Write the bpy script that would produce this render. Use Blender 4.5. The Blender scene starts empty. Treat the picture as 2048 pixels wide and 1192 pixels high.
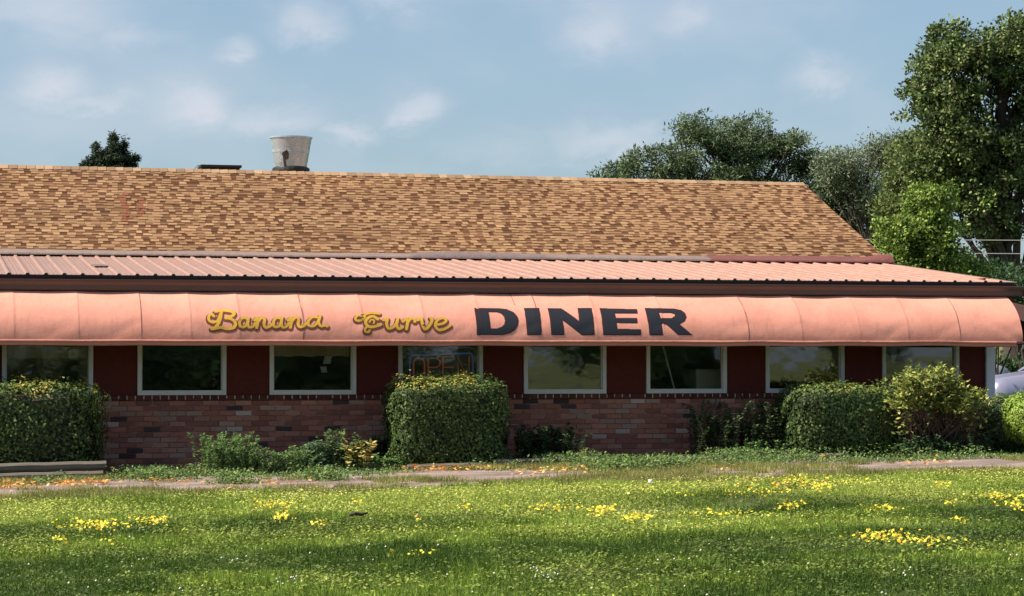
import bpy, math, random
import numpy as np
from mathutils import Vector, Matrix
sc = bpy.context.scene
col = sc.collection
R = math.radians
rng = np.random.default_rng(7)
random.seed(7)

# ------------------------------------------------ camera, sky, sun, exposure
YAW, PIT, FPX = 0.238, 0.0247, 4840.6
CAM = np.array([-0.9537, -31.3787, 1.48])
cd = bpy.data.cameras.new('camera'); cam = bpy.data.objects.new('camera', cd); col.objects.link(cam)
cam.location = CAM; cam.rotation_euler = (math.pi/2+PIT, 0, -YAW)
cd.sensor_fit = 'HORIZONTAL'; cd.sensor_width = 36; cd.lens = 36*FPX/2048
cd.clip_start = 0.1; cd.clip_end = 3000
sc.camera = cam
SUN_EL, SUN_AZ = 46.0, -88.0           # azimuth clockwise from +Y (so from the left, nearly along the front wall)
sdir = Vector((math.sin(R(SUN_AZ))*math.cos(R(SUN_EL)), math.cos(R(SUN_AZ))*math.cos(R(SUN_EL)), math.sin(R(SUN_EL))))
sl = bpy.data.lights.new('sun', 'SUN'); sl.energy = 5.0; sl.angle = R(0.5); sl.color = (1.0, 0.90, 0.76)
so = bpy.data.objects.new('sun', sl); col.objects.link(so); so.rotation_euler = sdir.to_track_quat('Z', 'Y').to_euler()
sc.view_settings.view_transform = 'Standard'; sc.view_settings.look = 'None'
sc.view_settings.exposure = 0.88; sc.view_settings.gamma = 1.0

w = bpy.data.worlds.new('World'); sc.world = w; w.use_nodes = True
class NT:
    """small helper for node trees"""
    def __init__(s, nt): s.nt = nt; s.n = nt.nodes; s.l = nt.links
    def new(s, t, **kw):
        x = s.n.new(t)
        for k, v in kw.items(): setattr(x, k, v)
        return x
    def put(s, sock, v):
        if isinstance(v, bpy.types.NodeSocket): s.l.new(v, sock)
        else:
            if isinstance(v, (tuple, list)) and len(v) == 3 and sock.type == 'RGBA': v = (*v, 1)
            sock.default_value = v
    def m(s, op, a, b=0.0, c=None, clamp=False):
        x = s.new('ShaderNodeMath', operation=op, use_clamp=clamp)
        s.put(x.inputs[0], a); s.put(x.inputs[1], b)
        if c is not None: s.put(x.inputs[2], c)
        return x.outputs[0]
    def mix(s, f, a, b, mode='MIX'):
        x = s.new('ShaderNodeMix', data_type='RGBA', blend_type=mode); x.clamp_factor = True
        s.put(x.inputs[0], f); s.put(x.inputs[6], a); s.put(x.inputs[7], b); return x.outputs[2]
    def noise(s, scale, detail=3, rough=.55, vec=None, dist=0.0):
        x = s.new('ShaderNodeTexNoise'); x.inputs['Scale'].default_value = scale; x.inputs['Detail'].default_value = detail
        x.inputs['Roughness'].default_value = rough; x.inputs['Distortion'].default_value = dist
        if vec is not None: s.put(x.inputs['Vector'], vec)
        return x.outputs[0]
    def ramp(s, f, a, b):
        x = s.new('ShaderNodeMapRange', interpolation_type='SMOOTHSTEP'); s.put(x.inputs[0], f)
        x.inputs[1].default_value = a; x.inputs[2].default_value = b; return x.outputs[0]
    def obj(s, scale=(1, 1, 1)):
        t = s.new('ShaderNodeTexCoord'); mp = s.new('ShaderNodeMapping'); s.put(mp.inputs[0], t.outputs['Object'])
        mp.inputs['Scale'].default_value = scale; return mp.outputs[0]
W = NT(w.node_tree)
for x in list(W.n): W.n.remove(x)
sky = W.new('ShaderNodeTexSky', sky_type='NISHITA'); sky.sun_disc = False
sky.sun_elevation = R(SUN_EL); sky.sun_rotation = R(SUN_AZ); sky.air_density = 1.0; sky.dust_density = 1.2; sky.ozone_density = 1.6
tc = W.new('ShaderNodeTexCoord'); sx = W.new('ShaderNodeSeparateXYZ'); W.put(sx.inputs[0], tc.outputs['Generated'])
az = W.m('ARCTAN2', sx.outputs[0], sx.outputs[1]); el = W.m('ARCSINE', sx.outputs[2])
wv = W.new('ShaderNodeVectorMath', operation='MULTIPLY'); W.put(wv.inputs[0], tc.outputs['Generated']); wv.inputs[1].default_value = (1, 1, 1.7)
n1 = W.noise(34, 6, .62, wv.outputs[0], .4); n2 = W.noise(9, 4, .55, wv.outputs[0]); nw = W.noise(26, 3, .5, wv.outputs[0])
azw = W.m('ADD', az, W.m('MULTIPLY', W.m('SUBTRACT', nw, .5), .035)); elw = W.m('ADD', el, W.m('MULTIPLY', W.m('SUBTRACT', n1, .5), .03))
# small puffs: azimuth, elevation, half width, half height, strength
PUFFS = [(600,45,42,34,.55),(482,98,30,16,.45),(100,182,42,28,.5),(400,228,62,38,.62),(540,240,100,30,.4),(700,266,56,22,.55),(822,214,44,30,.62),
         (765,10,50,22,.35),(1195,60,70,40,.42),(1370,45,40,28,.32),(1632,152,52,26,.5),(1220,276,95,34,.5),(1290,250,40,20,.35),(60,30,150,50,.32),(270,75,60,25,.3),(1010,300,120,30,.2),(180,215,90,16,.3),
         (-500,100,200,60,.5),(2600,120,200,60,.5),(-200,250,180,40,.4),(2500,300,160,40,.4)]
acc = None
for px, py, sw_, sh_, st in PUFFS:
    a0 = YAW + math.atan((px-1024)/FPX); e0 = PIT + math.atan((596-py)/FPX)
    u = W.m('DIVIDE', W.m('SUBTRACT', azw, a0), sw_/FPX*1.15); v = W.m('DIVIDE', W.m('SUBTRACT', elw, e0), sh_/FPX*1.15)
    g = W.m('MULTIPLY', W.m('EXPONENT', W.m('MULTIPLY', W.m('ADD', W.m('MULTIPLY', u, u), W.m('MULTIPLY', v, v)), -1)), st)
    acc = g if acc is None else W.m('MAXIMUM', acc, g)
veil = W.m('MULTIPLY', W.ramp(n2, .42, .75), .28)
cl = W.m('MULTIPLY', W.m('ADD', W.m('MULTIPLY', acc, W.m('ADD', W.m('MULTIPLY', n1, 1.1), .45)), veil), 1.0, clamp=True)
skyc = W.mix(.45, sky.outputs[0], (2.5, 3.85, 5.2))
skyc = W.mix(cl, skyc, (5.6, 5.8, 6.4))
bg = W.new('ShaderNodeBackground'); W.put(bg.inputs[0], skyc); bg.inputs[1].default_value = 0.070
wo = W.new('ShaderNodeOutputWorld'); W.l.new(bg.outputs[0], wo.inputs[0])

# ------------------------------------------------ geometry of the view (turns a picture position at a known depth into a place)
_F = np.array([math.sin(YAW)*math.cos(PIT), math.cos(YAW)*math.cos(PIT), math.sin(PIT)])
_R = np.array([math.cos(YAW), -math.sin(YAW), 0]); _U = np.cross(_R, _F)
def ray(x, y): return _F + _R*(x-1024)/FPX + _U*(596-y)/FPX
def at(x, y, Y):
    d = ray(x, y); return CAM + d*(Y-CAM[1])/d[1]
def sstep(a, b, x):
    t = np.clip((x-a)/(b-a), 0, 1); return t*t*(3-2*t)
def gz(X, Y):
    X = np.asarray(X, float); Y = np.asarray(Y, float)
    return 0.015*np.clip(X-1, -4, 14) + .28*sstep(18, 25, Y) + 2.3*sstep(45, 70, Y) + 4.5*sstep(70, 220, Y) + 1.0*sstep(-70, -140, Y)
def ground_at(x, y):
    d = ray(x, y); z = 0
    for i in range(25):
        P = CAM + d*(z-CAM[2])/d[2]; z = float(gz(P[0], P[1]))
    return P

# ------------------------------------------------ materials
def mat(name, base, rough=.7, metal=0.0, spec=.5, var=None, attr=False, bump=None, fn=None, trans=0.0):
    m = bpy.data.materials.new(name); m.use_nodes = True; T = NT(m.node_tree)
    b = T.n['Principled BSDF']; b.inputs['Roughness'].default_value = rough; b.inputs['Metallic'].default_value = metal
    b.inputs['Specular IOR Level'].default_value = spec
    c = (*base, 1)
    if attr:
        a = T.new('ShaderNodeAttribute', attribute_name='col'); c = a.outputs['Color']
    if var:   # (scale, amount, xyz stretch)
        n = T.noise(var[0], 4, .6, T.obj(var[2] if len(var) > 2 else (1, 1, 1)))
        k = T.m('ADD', T.m('MULTIPLY', T.m('SUBTRACT', n, .5), var[1]*2), 1.0)
        cx = T.new('ShaderNodeVectorMath', operation='SCALE')
        if isinstance(c, tuple):
            cx.inputs[0].default_value = c[:3]
        else: T.put(cx.inputs[0], c)
        T.put(cx.inputs['Scale'], k); c = cx.outputs[0]
    if fn: c = fn(T, c, b)
    T.put(b.inputs['Base Color'], c if not isinstance(c, tuple) else c)
    if bump:
        n = T.noise(bump[0], 4, .6, T.obj(bump[2] if len(bump) > 2 else (1, 1, 1)))
        bp = T.new('ShaderNodeBump'); bp.inputs['Strength'].default_value = 1; bp.inputs['Distance'].default_value = bump[1]
        T.put(bp.inputs['Height'], n); T.put(b.inputs['Normal'], bp.outputs[0])
    if trans:
        tr = T.new('ShaderNodeBsdfTranslucent'); T.put(tr.inputs[0], c)
        mx = T.new('ShaderNodeMixShader'); mx.inputs[0].default_value = trans
        out = T.n['Material Output']; T.l.new(b.outputs[0], mx.inputs[1]); T.l.new(tr.outputs[0], mx.inputs[2]); T.l.new(mx.outputs[0], out.inputs[0])
    return m
def ground_fn(T, c, b):
    o = T.obj(); sp = T.new('ShaderNodeSeparateXYZ'); T.put(sp.inputs[0], o)
    n = T.noise(2.2, 5, .65, o); n3 = T.noise(30, 3, .6, o); nf = T.noise(.35, 3, .5, o)
    grass = T.mix(T.ramp(n, .35, .65), (.028, .048, .012), (.07, .085, .022))
    grass = T.mix(T.ramp(n3, .5, .7), grass, (.06, .05, .028))
    far = T.mix(T.ramp(nf, .35, .65), (.085, .105, .038), (.14, .155, .06))
    fm = T.m('MAXIMUM', T.ramp(sp.outputs[1], 10, 25), T.ramp(T.m('MULTIPLY', sp.outputs[1], -1), 24, 34))
    grass = T.mix(fm, grass, far)
    soil = T.mix(T.ramp(n3, .3, .7), (.05, .033, .022), (.10, .075, .05))
    near = T.m('MULTIPLY', T.ramp(sp.outputs[1], -6.2, -5.0), T.m('SUBTRACT', 1, T.ramp(sp.outputs[1], 1, 3)))
    return T.mix(near, grass, soil)
M = {}
M['ground'] = mat('ground_soil', (.1, .1, .05), .95, spec=.2, fn=ground_fn, bump=(14, .02))
def path_fn(T, c, b):
    o = T.obj(); n = T.noise(1.3, 5, .65, T.obj((.6, 1.6, 1))); n3 = T.noise(45, 3, .7, o); n4 = T.noise(5, 4, .6, o)
    a = T.mix(T.ramp(n, .35, .62), (.17, .125, .112), (.33, .255, .225))
    a = T.mix(T.m('MULTIPLY', T.ramp(n3, .5, .68), .6), a, (.12, .09, .075))
    return T.mix(T.m('MULTIPLY', T.ramp(n4, .56, .7), .7), a, (.16, .12, .06))
M['path'] = mat('worn_asphalt', (.2, .17, .15), .95, spec=.2, fn=path_fn, bump=(60, .01))
M['road'] = mat('road_asphalt', (.055, .055, .06), .85, var=(3, .2))
M['grass'] = mat('grass', (.1, .2, .05), .75, attr=True, spec=.1, trans=.28)
M['leaf'] = mat('foliage', (.1, .2, .05), .6, attr=True, spec=.25, trans=.2)
M['bark'] = mat('bark', (.05, .038, .028), .9, var=(6, .3, (1, 1, .2)), bump=(20, .03, (1, 1, .2)))
M['twig'] = mat('twigs', (.06, .04, .03), .9, var=(9, .4))
M['flower'] = mat('petals', (.8, .6, .05), .6, attr=True, trans=.2)
M['brick'] = mat('brick', (.2, .06, .04), .9, attr=True, spec=.2, var=(26, .28), bump=(90, .004))
def mortar_fn(T, c, b):
    n = T.noise(3.5, 4, .6, T.obj()); return T.mix(T.ramp(n, .45, .72), (.21, .125, .10), (.48, .39, .33))
M['mortar'] = mat('mortar', (.25, .2, .17), .95, spec=.2, fn=mortar_fn, bump=(70, .004))
M['panel'] = mat('red_panel', (.105, .020, .014), .8, spec=.25, var=(14, .30), bump=(60, .003))
M['frame'] = mat('window_paint', (.60, .59, .55), .5, var=(5, .12), bump=(30, .001))
M['trim'] = mat('trim_paint', (.62, .64, .68), .6, var=(4, .12))
M['gutter'] = mat('brown_gutter', (.105, .058, .048), .42, var=(3, .18, (.3, 1, 1)))
M['fascia'] = mat('red_fascia', (.10, .025, .018), .7, var=(5, .2))
def metal_fn(T, c, b):
    o = T.obj((1, .35, 1)); n = T.noise(2.2, 5, .65, o); nf = T.noise(28, 4, .7, T.obj((1, .12, 1)))
    sp = T.new('ShaderNodeSeparateXYZ'); T.put(sp.inputs[0], T.obj())
    base = T.mix(T.ramp(nf, .35, .68), (.315, .165, .118), (.39, .225, .17))
    wear = T.m('ADD', T.m('MULTIPLY', T.m('SUBTRACT', 1, T.ramp(sp.outputs[0], 0.5, 9)), .42), T.m('MULTIPLY', T.ramp(n, .45, .7), .25))
    base = T.mix(wear, base, (.225, .155, .135))
    return T.mix(T.m('MULTIPLY', T.ramp(T.noise(7, 5, .7, T.obj((1, .5, 1))), .60, .72), .55), base, (.20, .12, .10))
M['metal_roof'] = mat('pink_metal_sheet', (.55, .3, .23), .5, spec=.4, fn=metal_fn)
M['shingle'] = mat('asphalt_shingle', (.4, .2, .1), .95, attr=True, spec=.15, var=(60, .18), bump=(160, .004))
M['flash'] = mat('flashing', (.155, .105, .09), .6, attr=True, var=(3, .3), bump=(7, .02))
def fab_fn(T, c, b):
    n = T.noise(1.6, 5, .6, T.obj((1, 1, 1.5))); nf = T.noise(70, 2, .5, T.obj()); st = T.noise(6, 4, .6, T.obj((2.5, 1, .3)))
    a = T.mix(T.ramp(n, .3, .7), (.67, .282, .205), (.75, .33, .245))
    a = T.mix(T.m('MULTIPLY', T.ramp(nf, .4, .7), .16), a, (.55, .22, .16))
    return T.mix(T.m('MULTIPLY', T.ramp(st, .52, .76), .32), a, (.42, .20, .145))
M['fabric'] = mat('awning_fabric', (.7, .3, .2), .72, spec=.25, fn=fab_fn, bump=(9, .004))
M['hem'] = mat('awning_hem', (.48, .19, .13), .7, var=(3, .2, (1, 1, 3)), bump=(7, .012, (1, 1, 4)))
M['letter_dark'] = mat('navy_paint', (.009, .010, .016), .6, var=(12, .3))
M['letter_edge'] = mat('maroon_paint', (.04, .006, .006), .6)
M['letter_yellow'] = mat('yellow_paint', (.60, .33, .03), .6, var=(5, .35))
M['letter_brown'] = mat('brown_paint', (.14, .035, .012), .6, var=(8, .3))
M['seam'] = mat('seam_stain', (.30, .12, .085), .8, var=(9, .4))
M['steel'] = mat('galvanised_steel', (.56, .61, .70), .27, metal=.7, var=(6, .12), bump=(4, .02))
M['rust'] = mat('dark_rust', (.035, .02, .013), .85, var=(9, .4), bump=(30, .01))
M['black'] = mat('black_paint', (.012, .012, .013), .6, var=(6, .3))
M['timber'] = mat('weathered_timber', (.135, .115, .09), .9, var=(5, .35, (.3, 2, 2)), bump=(14, .02, (.2, 2, 2)))
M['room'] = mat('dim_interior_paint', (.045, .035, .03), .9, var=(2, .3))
M['white'] = mat('white_paint', (.65, .65, .62), .6, var=(8, .15))
M['beige'] = mat('beige_laminate', (.75, .72, .58), .5, var=(6, .15))
M['shade'] = mat('tan_shade_cloth', (.55, .42, .28), .9, var=(7, .25))
M['curtain'] = mat('cream_curtain', (.55, .52, .38), .9, var=(9, .15), trans=.3)
M['tube_blue'] = mat('blue_glass_tube', (.12, .25, .75), .15, spec=.8)
M['tube_red'] = mat('red_glass_tube', (.75, .20, .12), .2, spec=.8)
M['car_silver'] = mat('silver_lilac_paint', (.27, .27, .38), .22, metal=.35, var=(2, .05))
M['car_white'] = mat('pale_paint', (.36, .38, .46), .25, metal=.2, var=(2, .05))
M['tyre'] = mat('rubber', (.02, .02, .02), .85)
M['car_glass'] = mat('car_glass', (.015, .018, .022), .06, spec=.9)
M['lamp'] = mat('lamp_lens', (.75, .75, .78), .1, spec=.8)
M['wood_pole'] = mat('pole_wood', (.09, .065, .05), .9, var=(5, .3, (1, 1, .2)))
M['wire'] = mat('wire', (.30, .30, .31), .6)
g = bpy.data.materials.new('window_glass'); g.use_nodes = True; T = NT(g.node_tree)
for x in list(T.n): T.n.remove(x)
fr = T.new('ShaderNodeFresnel'); fr.inputs[0].default_value = 1.85
gl = T.new('ShaderNodeBsdfGlossy'); gl.inputs['Roughness'].default_value = .03; gl.inputs[0].default_value = (1, 1, 1, 1)
tp = T.new('ShaderNodeBsdfTransparent'); tp.inputs[0].default_value = (.9, .9, .88, 1)
bp = T.new('ShaderNodeBump'); bp.inputs['Strength'].default_value = 1; bp.inputs['Distance'].default_value = .0016
T.put(bp.inputs['Height'], T.noise(2.6, 2, .4, T.obj((1, 1, 1.3)))); T.put(gl.inputs['Normal'], bp.outputs[0])
mx = T.new('ShaderNodeMixShader'); T.put(mx.inputs[0], fr.outputs[0]); T.l.new(tp.outputs[0], mx.inputs[1]); T.l.new(gl.outputs[0], mx.inputs[2])
oo = T.new('ShaderNodeOutputMaterial'); T.l.new(mx.outputs[0], oo.inputs[0]); M['glass'] = g

# ------------------------------------------------ object helpers
def tag(o, label=None, cat=None, group=None, kind=None):
    if label: o['label'] = label
    if cat: o['category'] = cat
    if group: o['group'] = group
    if kind: o['kind'] = kind
    return o
def empty(name, loc=(0, 0, 0), label=None, cat=None, group=None):
    o = bpy.data.objects.new(name, None); o.empty_display_size = .2; o.location = [float(a) for a in loc]; col.objects.link(o)
    return tag(o, label, cat, group)
def raw_mesh(name, V, loops, starts, m, parent=None, C=None, smooth=False):
    """numpy arrays straight into a mesh"""
    me = bpy.data.meshes.new(name); me.vertices.add(len(V)); me.vertices.foreach_set('co', np.asarray(V, np.float32).ravel())
    me.loops.add(len(loops)); me.loops.foreach_set('vertex_index', np.asarray(loops, np.int32))
    me.polygons.add(len(starts)); me.polygons.foreach_set('loop_start', np.asarray(starts, np.int32))
    me.update(calc_edges=True)
    me.polygons.foreach_set('use_smooth', np.full(len(starts), bool(smooth)))
    if C is not None:
        a = me.color_attributes.new('col', 'FLOAT_COLOR', 'POINT')
        C4 = np.ones((len(V), 4), np.float32); C4[:, :3] = C; a.data.foreach_set('color', C4.ravel())
    me.materials.append(m); o = bpy.data.objects.new(name, me); col.objects.link(o)
    if parent is not None: o.parent = parent; o.matrix_parent_inverse = Matrix.Translation(-Vector(parent_world(parent)))
    return o
def parent_world(p):
    v = Vector(p.location)
    return v if p.parent is None else Vector(p.matrix_parent_inverse.translation) + v + parent_world(p.parent)
class MB:
    def __init__(s): s.V = []; s.F = []; s.C = []
    def add(s, vs, fs, c=(1, 1, 1)):
        n = len(s.V); s.V += [tuple(float(q) for q in v) for v in vs]; s.F += [tuple(n+i for i in f) for f in fs]; s.C += [c]*len(vs); return s
    def box(s, x0, x1, y0, y1, z0, z1, c=(1, 1, 1)):
        return s.add([(x, y, z) for z in (z0, z1) for y in (y0, y1) for x in (x0, x1)],
                     [(0, 2, 3, 1), (4, 5, 7, 6), (0, 1, 5, 4), (2, 6, 7, 3), (0, 4, 6, 2), (1, 3, 7, 5)], c)
    def tube(s, pts, r, n=8, c=(1, 1, 1), cap=True):
        pts = [Vector(p) for p in pts]; rs = r if isinstance(r, (list, tuple)) else [r]*len(pts)
        vs = []; fs = []; up = None
        for i, p in enumerate(pts):
            d = (pts[min(i+1, len(pts)-1)]-pts[max(i-1, 0)]).normalized()
            if up is None: up = d.orthogonal().normalized()
            up = (up - d*up.dot(d)).normalized(); b = d.cross(up)
            for k in range(n):
                a = 2*math.pi*k/n; vs.append(p+(up*math.cos(a)+b*math.sin(a))*rs[i])
        for i in range(len(pts)-1):
            for k in range(n): fs.append((i*n+k, i*n+(k+1) % n, (i+1)*n+(k+1) % n, (i+1)*n+k))
        if cap: fs.append(tuple(range(n))[::-1]); fs.append(tuple((len(pts)-1)*n+k for k in range(n)))
        return s.add(vs, fs, c)
    def lathe(s, prof, cx, cy, n=32, c=(1, 1, 1)):
        vs = []; fs = []
        for r, z in prof:
            for k in range(n): a = 2*math.pi*k/n; vs.append((cx+r*math.cos(a), cy+r*math.sin(a), z))
        for i in range(len(prof)-1):
            for k in range(n): fs.append((i*n+k, i*n+(k+1) % n, (i+1)*n+(k+1) % n, (i+1)*n+k))
        return s.add(vs, fs, c)
    def prism_x(s, poly, x0, x1, c=(1, 1, 1)):      # poly in (y,z), extruded along x
        n = len(poly); vs = [(x0, y, z) for y, z in poly]+[(x1, y, z) for y, z in poly]
        fs = [tuple(range(n)), tuple(range(2*n-1, n-1, -1))]+[(i, n+i, n+(i+1) % n, (i+1) % n) for i in range(n)]
        return s.add(vs, fs, c)
    def build(s, name, m, parent=None, smooth=False, bevel=0, color=False):
        loops = [i for f in s.F for i in f]; st = np.cumsum([0]+[len(f) for f in s.F[:-1]])
        o = raw_mesh(name, np.array(s.V), loops, st, m, parent, np.array(s.C) if color else None, smooth)
        if bevel:
            b = o.modifiers.new('bevel', 'BEVEL'); b.width = bevel; b.segments = 2; b.limit_method = 'ANGLE'
        return o
def top(o, label, cat, group=None, kind=None): return tag(o, label, cat, group, kind)

def vnoise(x, y, s, seed=0):
    """smooth value noise 0..1"""
    r = np.random.default_rng(seed).random((256, 256)); x = np.asarray(x)*s+1000.3; y = np.asarray(y)*s+1000.7
    xi = np.floor(x).astype(int); yi = np.floor(y).astype(int); fx = x-xi; fy = y-yi; fx = fx*fx*(3-2*fx); fy = fy*fy*(3-2*fy)
    g = lambda a, b: r[a % 256, b % 256]
    return (g(xi, yi)*(1-fx)+g(xi+1, yi)*fx)*(1-fy)+(g(xi, yi+1)*(1-fx)+g(xi+1, yi+1)*fx)*fy
def rvec(n):
    v = rng.normal(size=(n, 3)); return v/np.linalg.norm(v, axis=1, keepdims=True)
def pal(colors, weights, n, jit=.18):
    c = np.array(colors)[rng.choice(len(colors), n, p=np.array(weights)/sum(weights))]
    return c*(1+rng.uniform(-jit, jit, (n, 1)))*(1+rng.uniform(-.06, .06, (n, 3)))
def leaves(name, P, D, N, L, Wd, C, m, parent=None):
    """one diamond per leaf; P base, D direction, N rough normal"""
    n = len(P); D = D/np.linalg.norm(D, axis=1, keepdims=True); S = np.cross(D, N); S /= np.linalg.norm(S, axis=1, keepdims=True)+1e-9
    Nn = np.cross(S, D); L = np.broadcast_to(L, n)[:, None]; Wd = np.broadcast_to(Wd, n)[:, None]
    V = np.stack([P, P+D*L*.45+S*Wd*.5-Nn*L*.05, P+D*L-Nn*L*.12, P+D*L*.45-S*Wd*.5-Nn*L*.05], 1).reshape(-1, 3)
    return raw_mesh(name, V, np.arange(4*n), np.arange(n)*4, m, parent, np.repeat(C, 4, 0))

# ------------------------------------------------ ground, path, road
def grid(name, xs, ys, zf, m, kind='structure'):
    X, Y = np.meshgrid(xs, ys); V = np.stack([X, Y, zf(X, Y)], -1).reshape(-1, 3); nx = len(xs); f = []
    i, j = np.meshgrid(np.arange(nx-1), np.arange(len(ys)-1)); a = (j*nx+i).ravel()
    F = np.stack([a, a+1, a+nx+1, a+nx], 1)
    o = raw_mesh(name, V, F.ravel(), np.arange(len(F))*4, m, None, None, True); o['kind'] = kind; return o
xs = np.concatenate([np.linspace(-600, -30, 20), np.linspace(-28, 45, 147), np.linspace(50, 700, 30)])
ys = np.concatenate([np.linspace(-600, -60, 20), np.linspace(-58, 20, 157), np.linspace(22, 120, 50), np.linspace(130, 900, 25)])
def gzb(X, Y): return gz(X, Y)+(vnoise(X, Y, .8, 3)-.5)*.03*(Y < -5)
grid('ground', xs, ys, gzb, M['ground'])
xs = np.linspace(-12, 22, 170)
pv = []; pf = []
top_e = -1.75 + (vnoise(xs, xs*0, .7, 5)-.5)*.9; bot_e = -5.45 + (vnoise(xs, xs*0+9, .6, 6)-.5)*.8
K = 14
for i, x in enumerate(xs):
    for k in range(K+1):
        y = bot_e[i]+(top_e[i]-bot_e[i])*k/K; pv.append((x, y, float(gz(x, y))+(.022 if 0 < k < K else -.01)))
pf = [(i*(K+1)+k, (i+1)*(K+1)+k, (i+1)*(K+1)+k+1, i*(K+1)+k+1) for i in range(len(xs)-1) for k in range(K)]
mb = MB(); mb.add(pv, pf); o = mb.build('path', M['path']); o['kind'] = 'structure'
mb = MB(); mb.add([(-300, -60, .0), (300, -60, .0), (300, -52, .0), (-300, -52, .0)], [(0, 1, 2, 3)])
mb.V = [(x, y, float(gz(x, y))+(.24 if x > 0 else .03)) for x, y, z in mb.V]
mb = MB()
rx = np.linspace(-250, 250, 251)
mb.add([(x, y, float(gz(x, y))+.03) for x in rx for y in (-58, -51)], [(2*i, 2*i+2, 2*i+3, 2*i+1) for i in range(250)])
o = mb.build('road', M['road']); o['kind'] = 'structure'

# ------------------------------------------------ the diner
WP, WW, ZS = 1.7053, 1.1422, .9974          # window pitch, width, sill height
XL, XR = -6.84, 13.60                       # left end (out of frame), right corner
YE, ZE, YJ, ZJ, YRG, ZRG = -.344, 2.53, 4.015, 2.949, 7.954, 4.509
XREND = 13.75
diner = empty('diner_building', (4, 0, 0), 'long low red brick diner with tan shingled gable roof over a pink metal porch roof', 'building')
# lower brick wall with real bricks
mb = MB(); mb.box(XL, XR-.12, .010, .20, -.5, .926); mb.build('mortar_wall', M['mortar'], diner)
mb = MB(); ch = .0677; pal_b = [(.36, .135, .095), (.30, .105, .078), (.41, .18, .13), (.24, .095, .075), (.075, .045, .045), (.46, .33, .28), (.36, .21, .165)]
for r in range(-6, 14):
    z0 = .923-(r+1)*ch if r >= 0 else None
for r in range(0, 20):
    z0 = .926-(r+1)*ch+.009; x = XL+(.1 if r % 2 else 0)
    while x < XR-.13:
        x1 = min(x+.203, XR-.12)
        q = random.random(); blot = float(vnoise(x, r*.15, 1.1, 11))
        c = random.choices(pal_b, [30, 22, 22, 14, 4+(6 if blot > .7 else 0), 3+(10 if blot < .25 else 0), 12])[0]
        k = random.uniform(.85, 1.18); c = tuple(a*k for a in c)
        d = random.uniform(-.002, .002)
        mb.box(x, x1, d, .03, z0, z0+.058, c)
        x += .2133
mb.build('brick_wall', M['brick'], diner, color=True, bevel=.003)
# header course under the windows, with light mortar between
mb = MB(); mb.box(XL, XR-.12, -.004, .19, .930, .9935); mb.build('sill_mortar', M['frame'] if False else M['mortar'], diner)
mb = MB(); x = XL
while x < XR-.2:
    k = random.uniform(.7, 1.15); mb.box(x, x+.088, -.026+random.uniform(-.003, .003), .02, .933, .9945, (.12*k, .036*k, .028*k)); x += .1066
# pale mortar joints standing slightly proud between the headers
x = XL+.0895
while x < XR-.2:
    if random.random() < .86:
        h = random.uniform(.032, .05); mb.box(x, x+random.uniform(.010, .0155), -.030, .0, .990-h, .9915, (.50, .44, .36))
    x += .1066
mb.build('sill_course', M['brick'], diner, color=True)
# red panels between windows
for i in range(-4, 8):
    a = WP*i+WW; b = WP*(i+1) if i < 7 else XR-.12
    mb = MB(); mb.box(a, b, .018, .16, ZS, 2.40); mb.build('wall_panel', M['panel'], diner)
mb = MB(); mb.box(XL, XR-.12, .022, .15, 2.40, 2.56)
for i in range(-4, 8): mb.box(WP*i, WP*i+WW, .020, .158, 2.12, 2.40)
mb.build('lintel', M['panel'], diner)
# windows
for i in range(-4, 8):
    x0 = WP*i; x1 = x0+WW; z1 = 2.12; t = .052
    mb = MB(); mb.box(x0, x0+t, -.018, .09, ZS+.001, z1); mb.box(x1-t, x1, -.018, .09, ZS+.001, z1)
    mb.box(x0+t, x1-t, -.016, .09, ZS+.001, ZS+.062); mb.box(x0+t, x1-t, -.016, .09, z1-t, z1)
    for a, b in ((x0+t, x0+t+.012), (x1-t-.012, x1-t)): mb.box(a, b, .022, .088, ZS+.062, z1-t)
    win = mb.build('window', M['frame'], diner, bevel=.003)
    mb = MB(); mb.box(x0+t+.012, x1-t-.012, .045, .049, ZS+.0625, z1-t-.001); mb.build('pane', M['glass'], win)
    if i in (0, 2):
        mb = MB(); zz = 1.475 if i == 0 else 1.50; n = 26; vs = []
        for k in range(n+1):
            xx = x0+t+.02+(WW-2*t-.04)*k/n; yy = .105+.010*math.sin(k*1.3)
            vs += [(xx, yy, zz+.006*math.sin(k*.9)), (xx, yy+.01, z1-t)]
        mb.add(vs, [(2*k, 2*k+2, 2*k+3, 2*k+1) for k in range(n)]); mb.build('shade', M['shade'], win)
# corner board and side wall
mb = MB(); mb.box(XR-.12, XR+.012, -.03, .10, -.4, 2.40); mb.build('corner_trim', M['trim'], diner, bevel=.004)
mb = MB(); mb.box(XR-.10, XR, .10, YJ, -.4, 2.6); mb.build('side_wall', M['panel'], diner)
mb = MB(); mb.prism_x([(YJ, -.4), (YJ, 2.86), (YRG, ZRG-.14), (12-.1, 2.86), (12-.1, -.4)], XR-.22, XR-.02); mb.build('gable_wall', M['panel'], diner)
mb = MB(); mb.box(XL, XR-.23, 11.7, 11.9, -.4, 2.8); mb.build('rear_wall', M['panel'], diner)
mb = MB(); mb.prism_x([(YJ, -.4), (YJ, 2.86), (YRG, ZRG-.14), (11.9, 2.86), (11.9, -.4)], XL, XL+.2); mb.box(XL, XL+.2, .21, YJ-.01, -.4, 2.6); mb.build('end_wall', M['panel'], diner)
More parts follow.
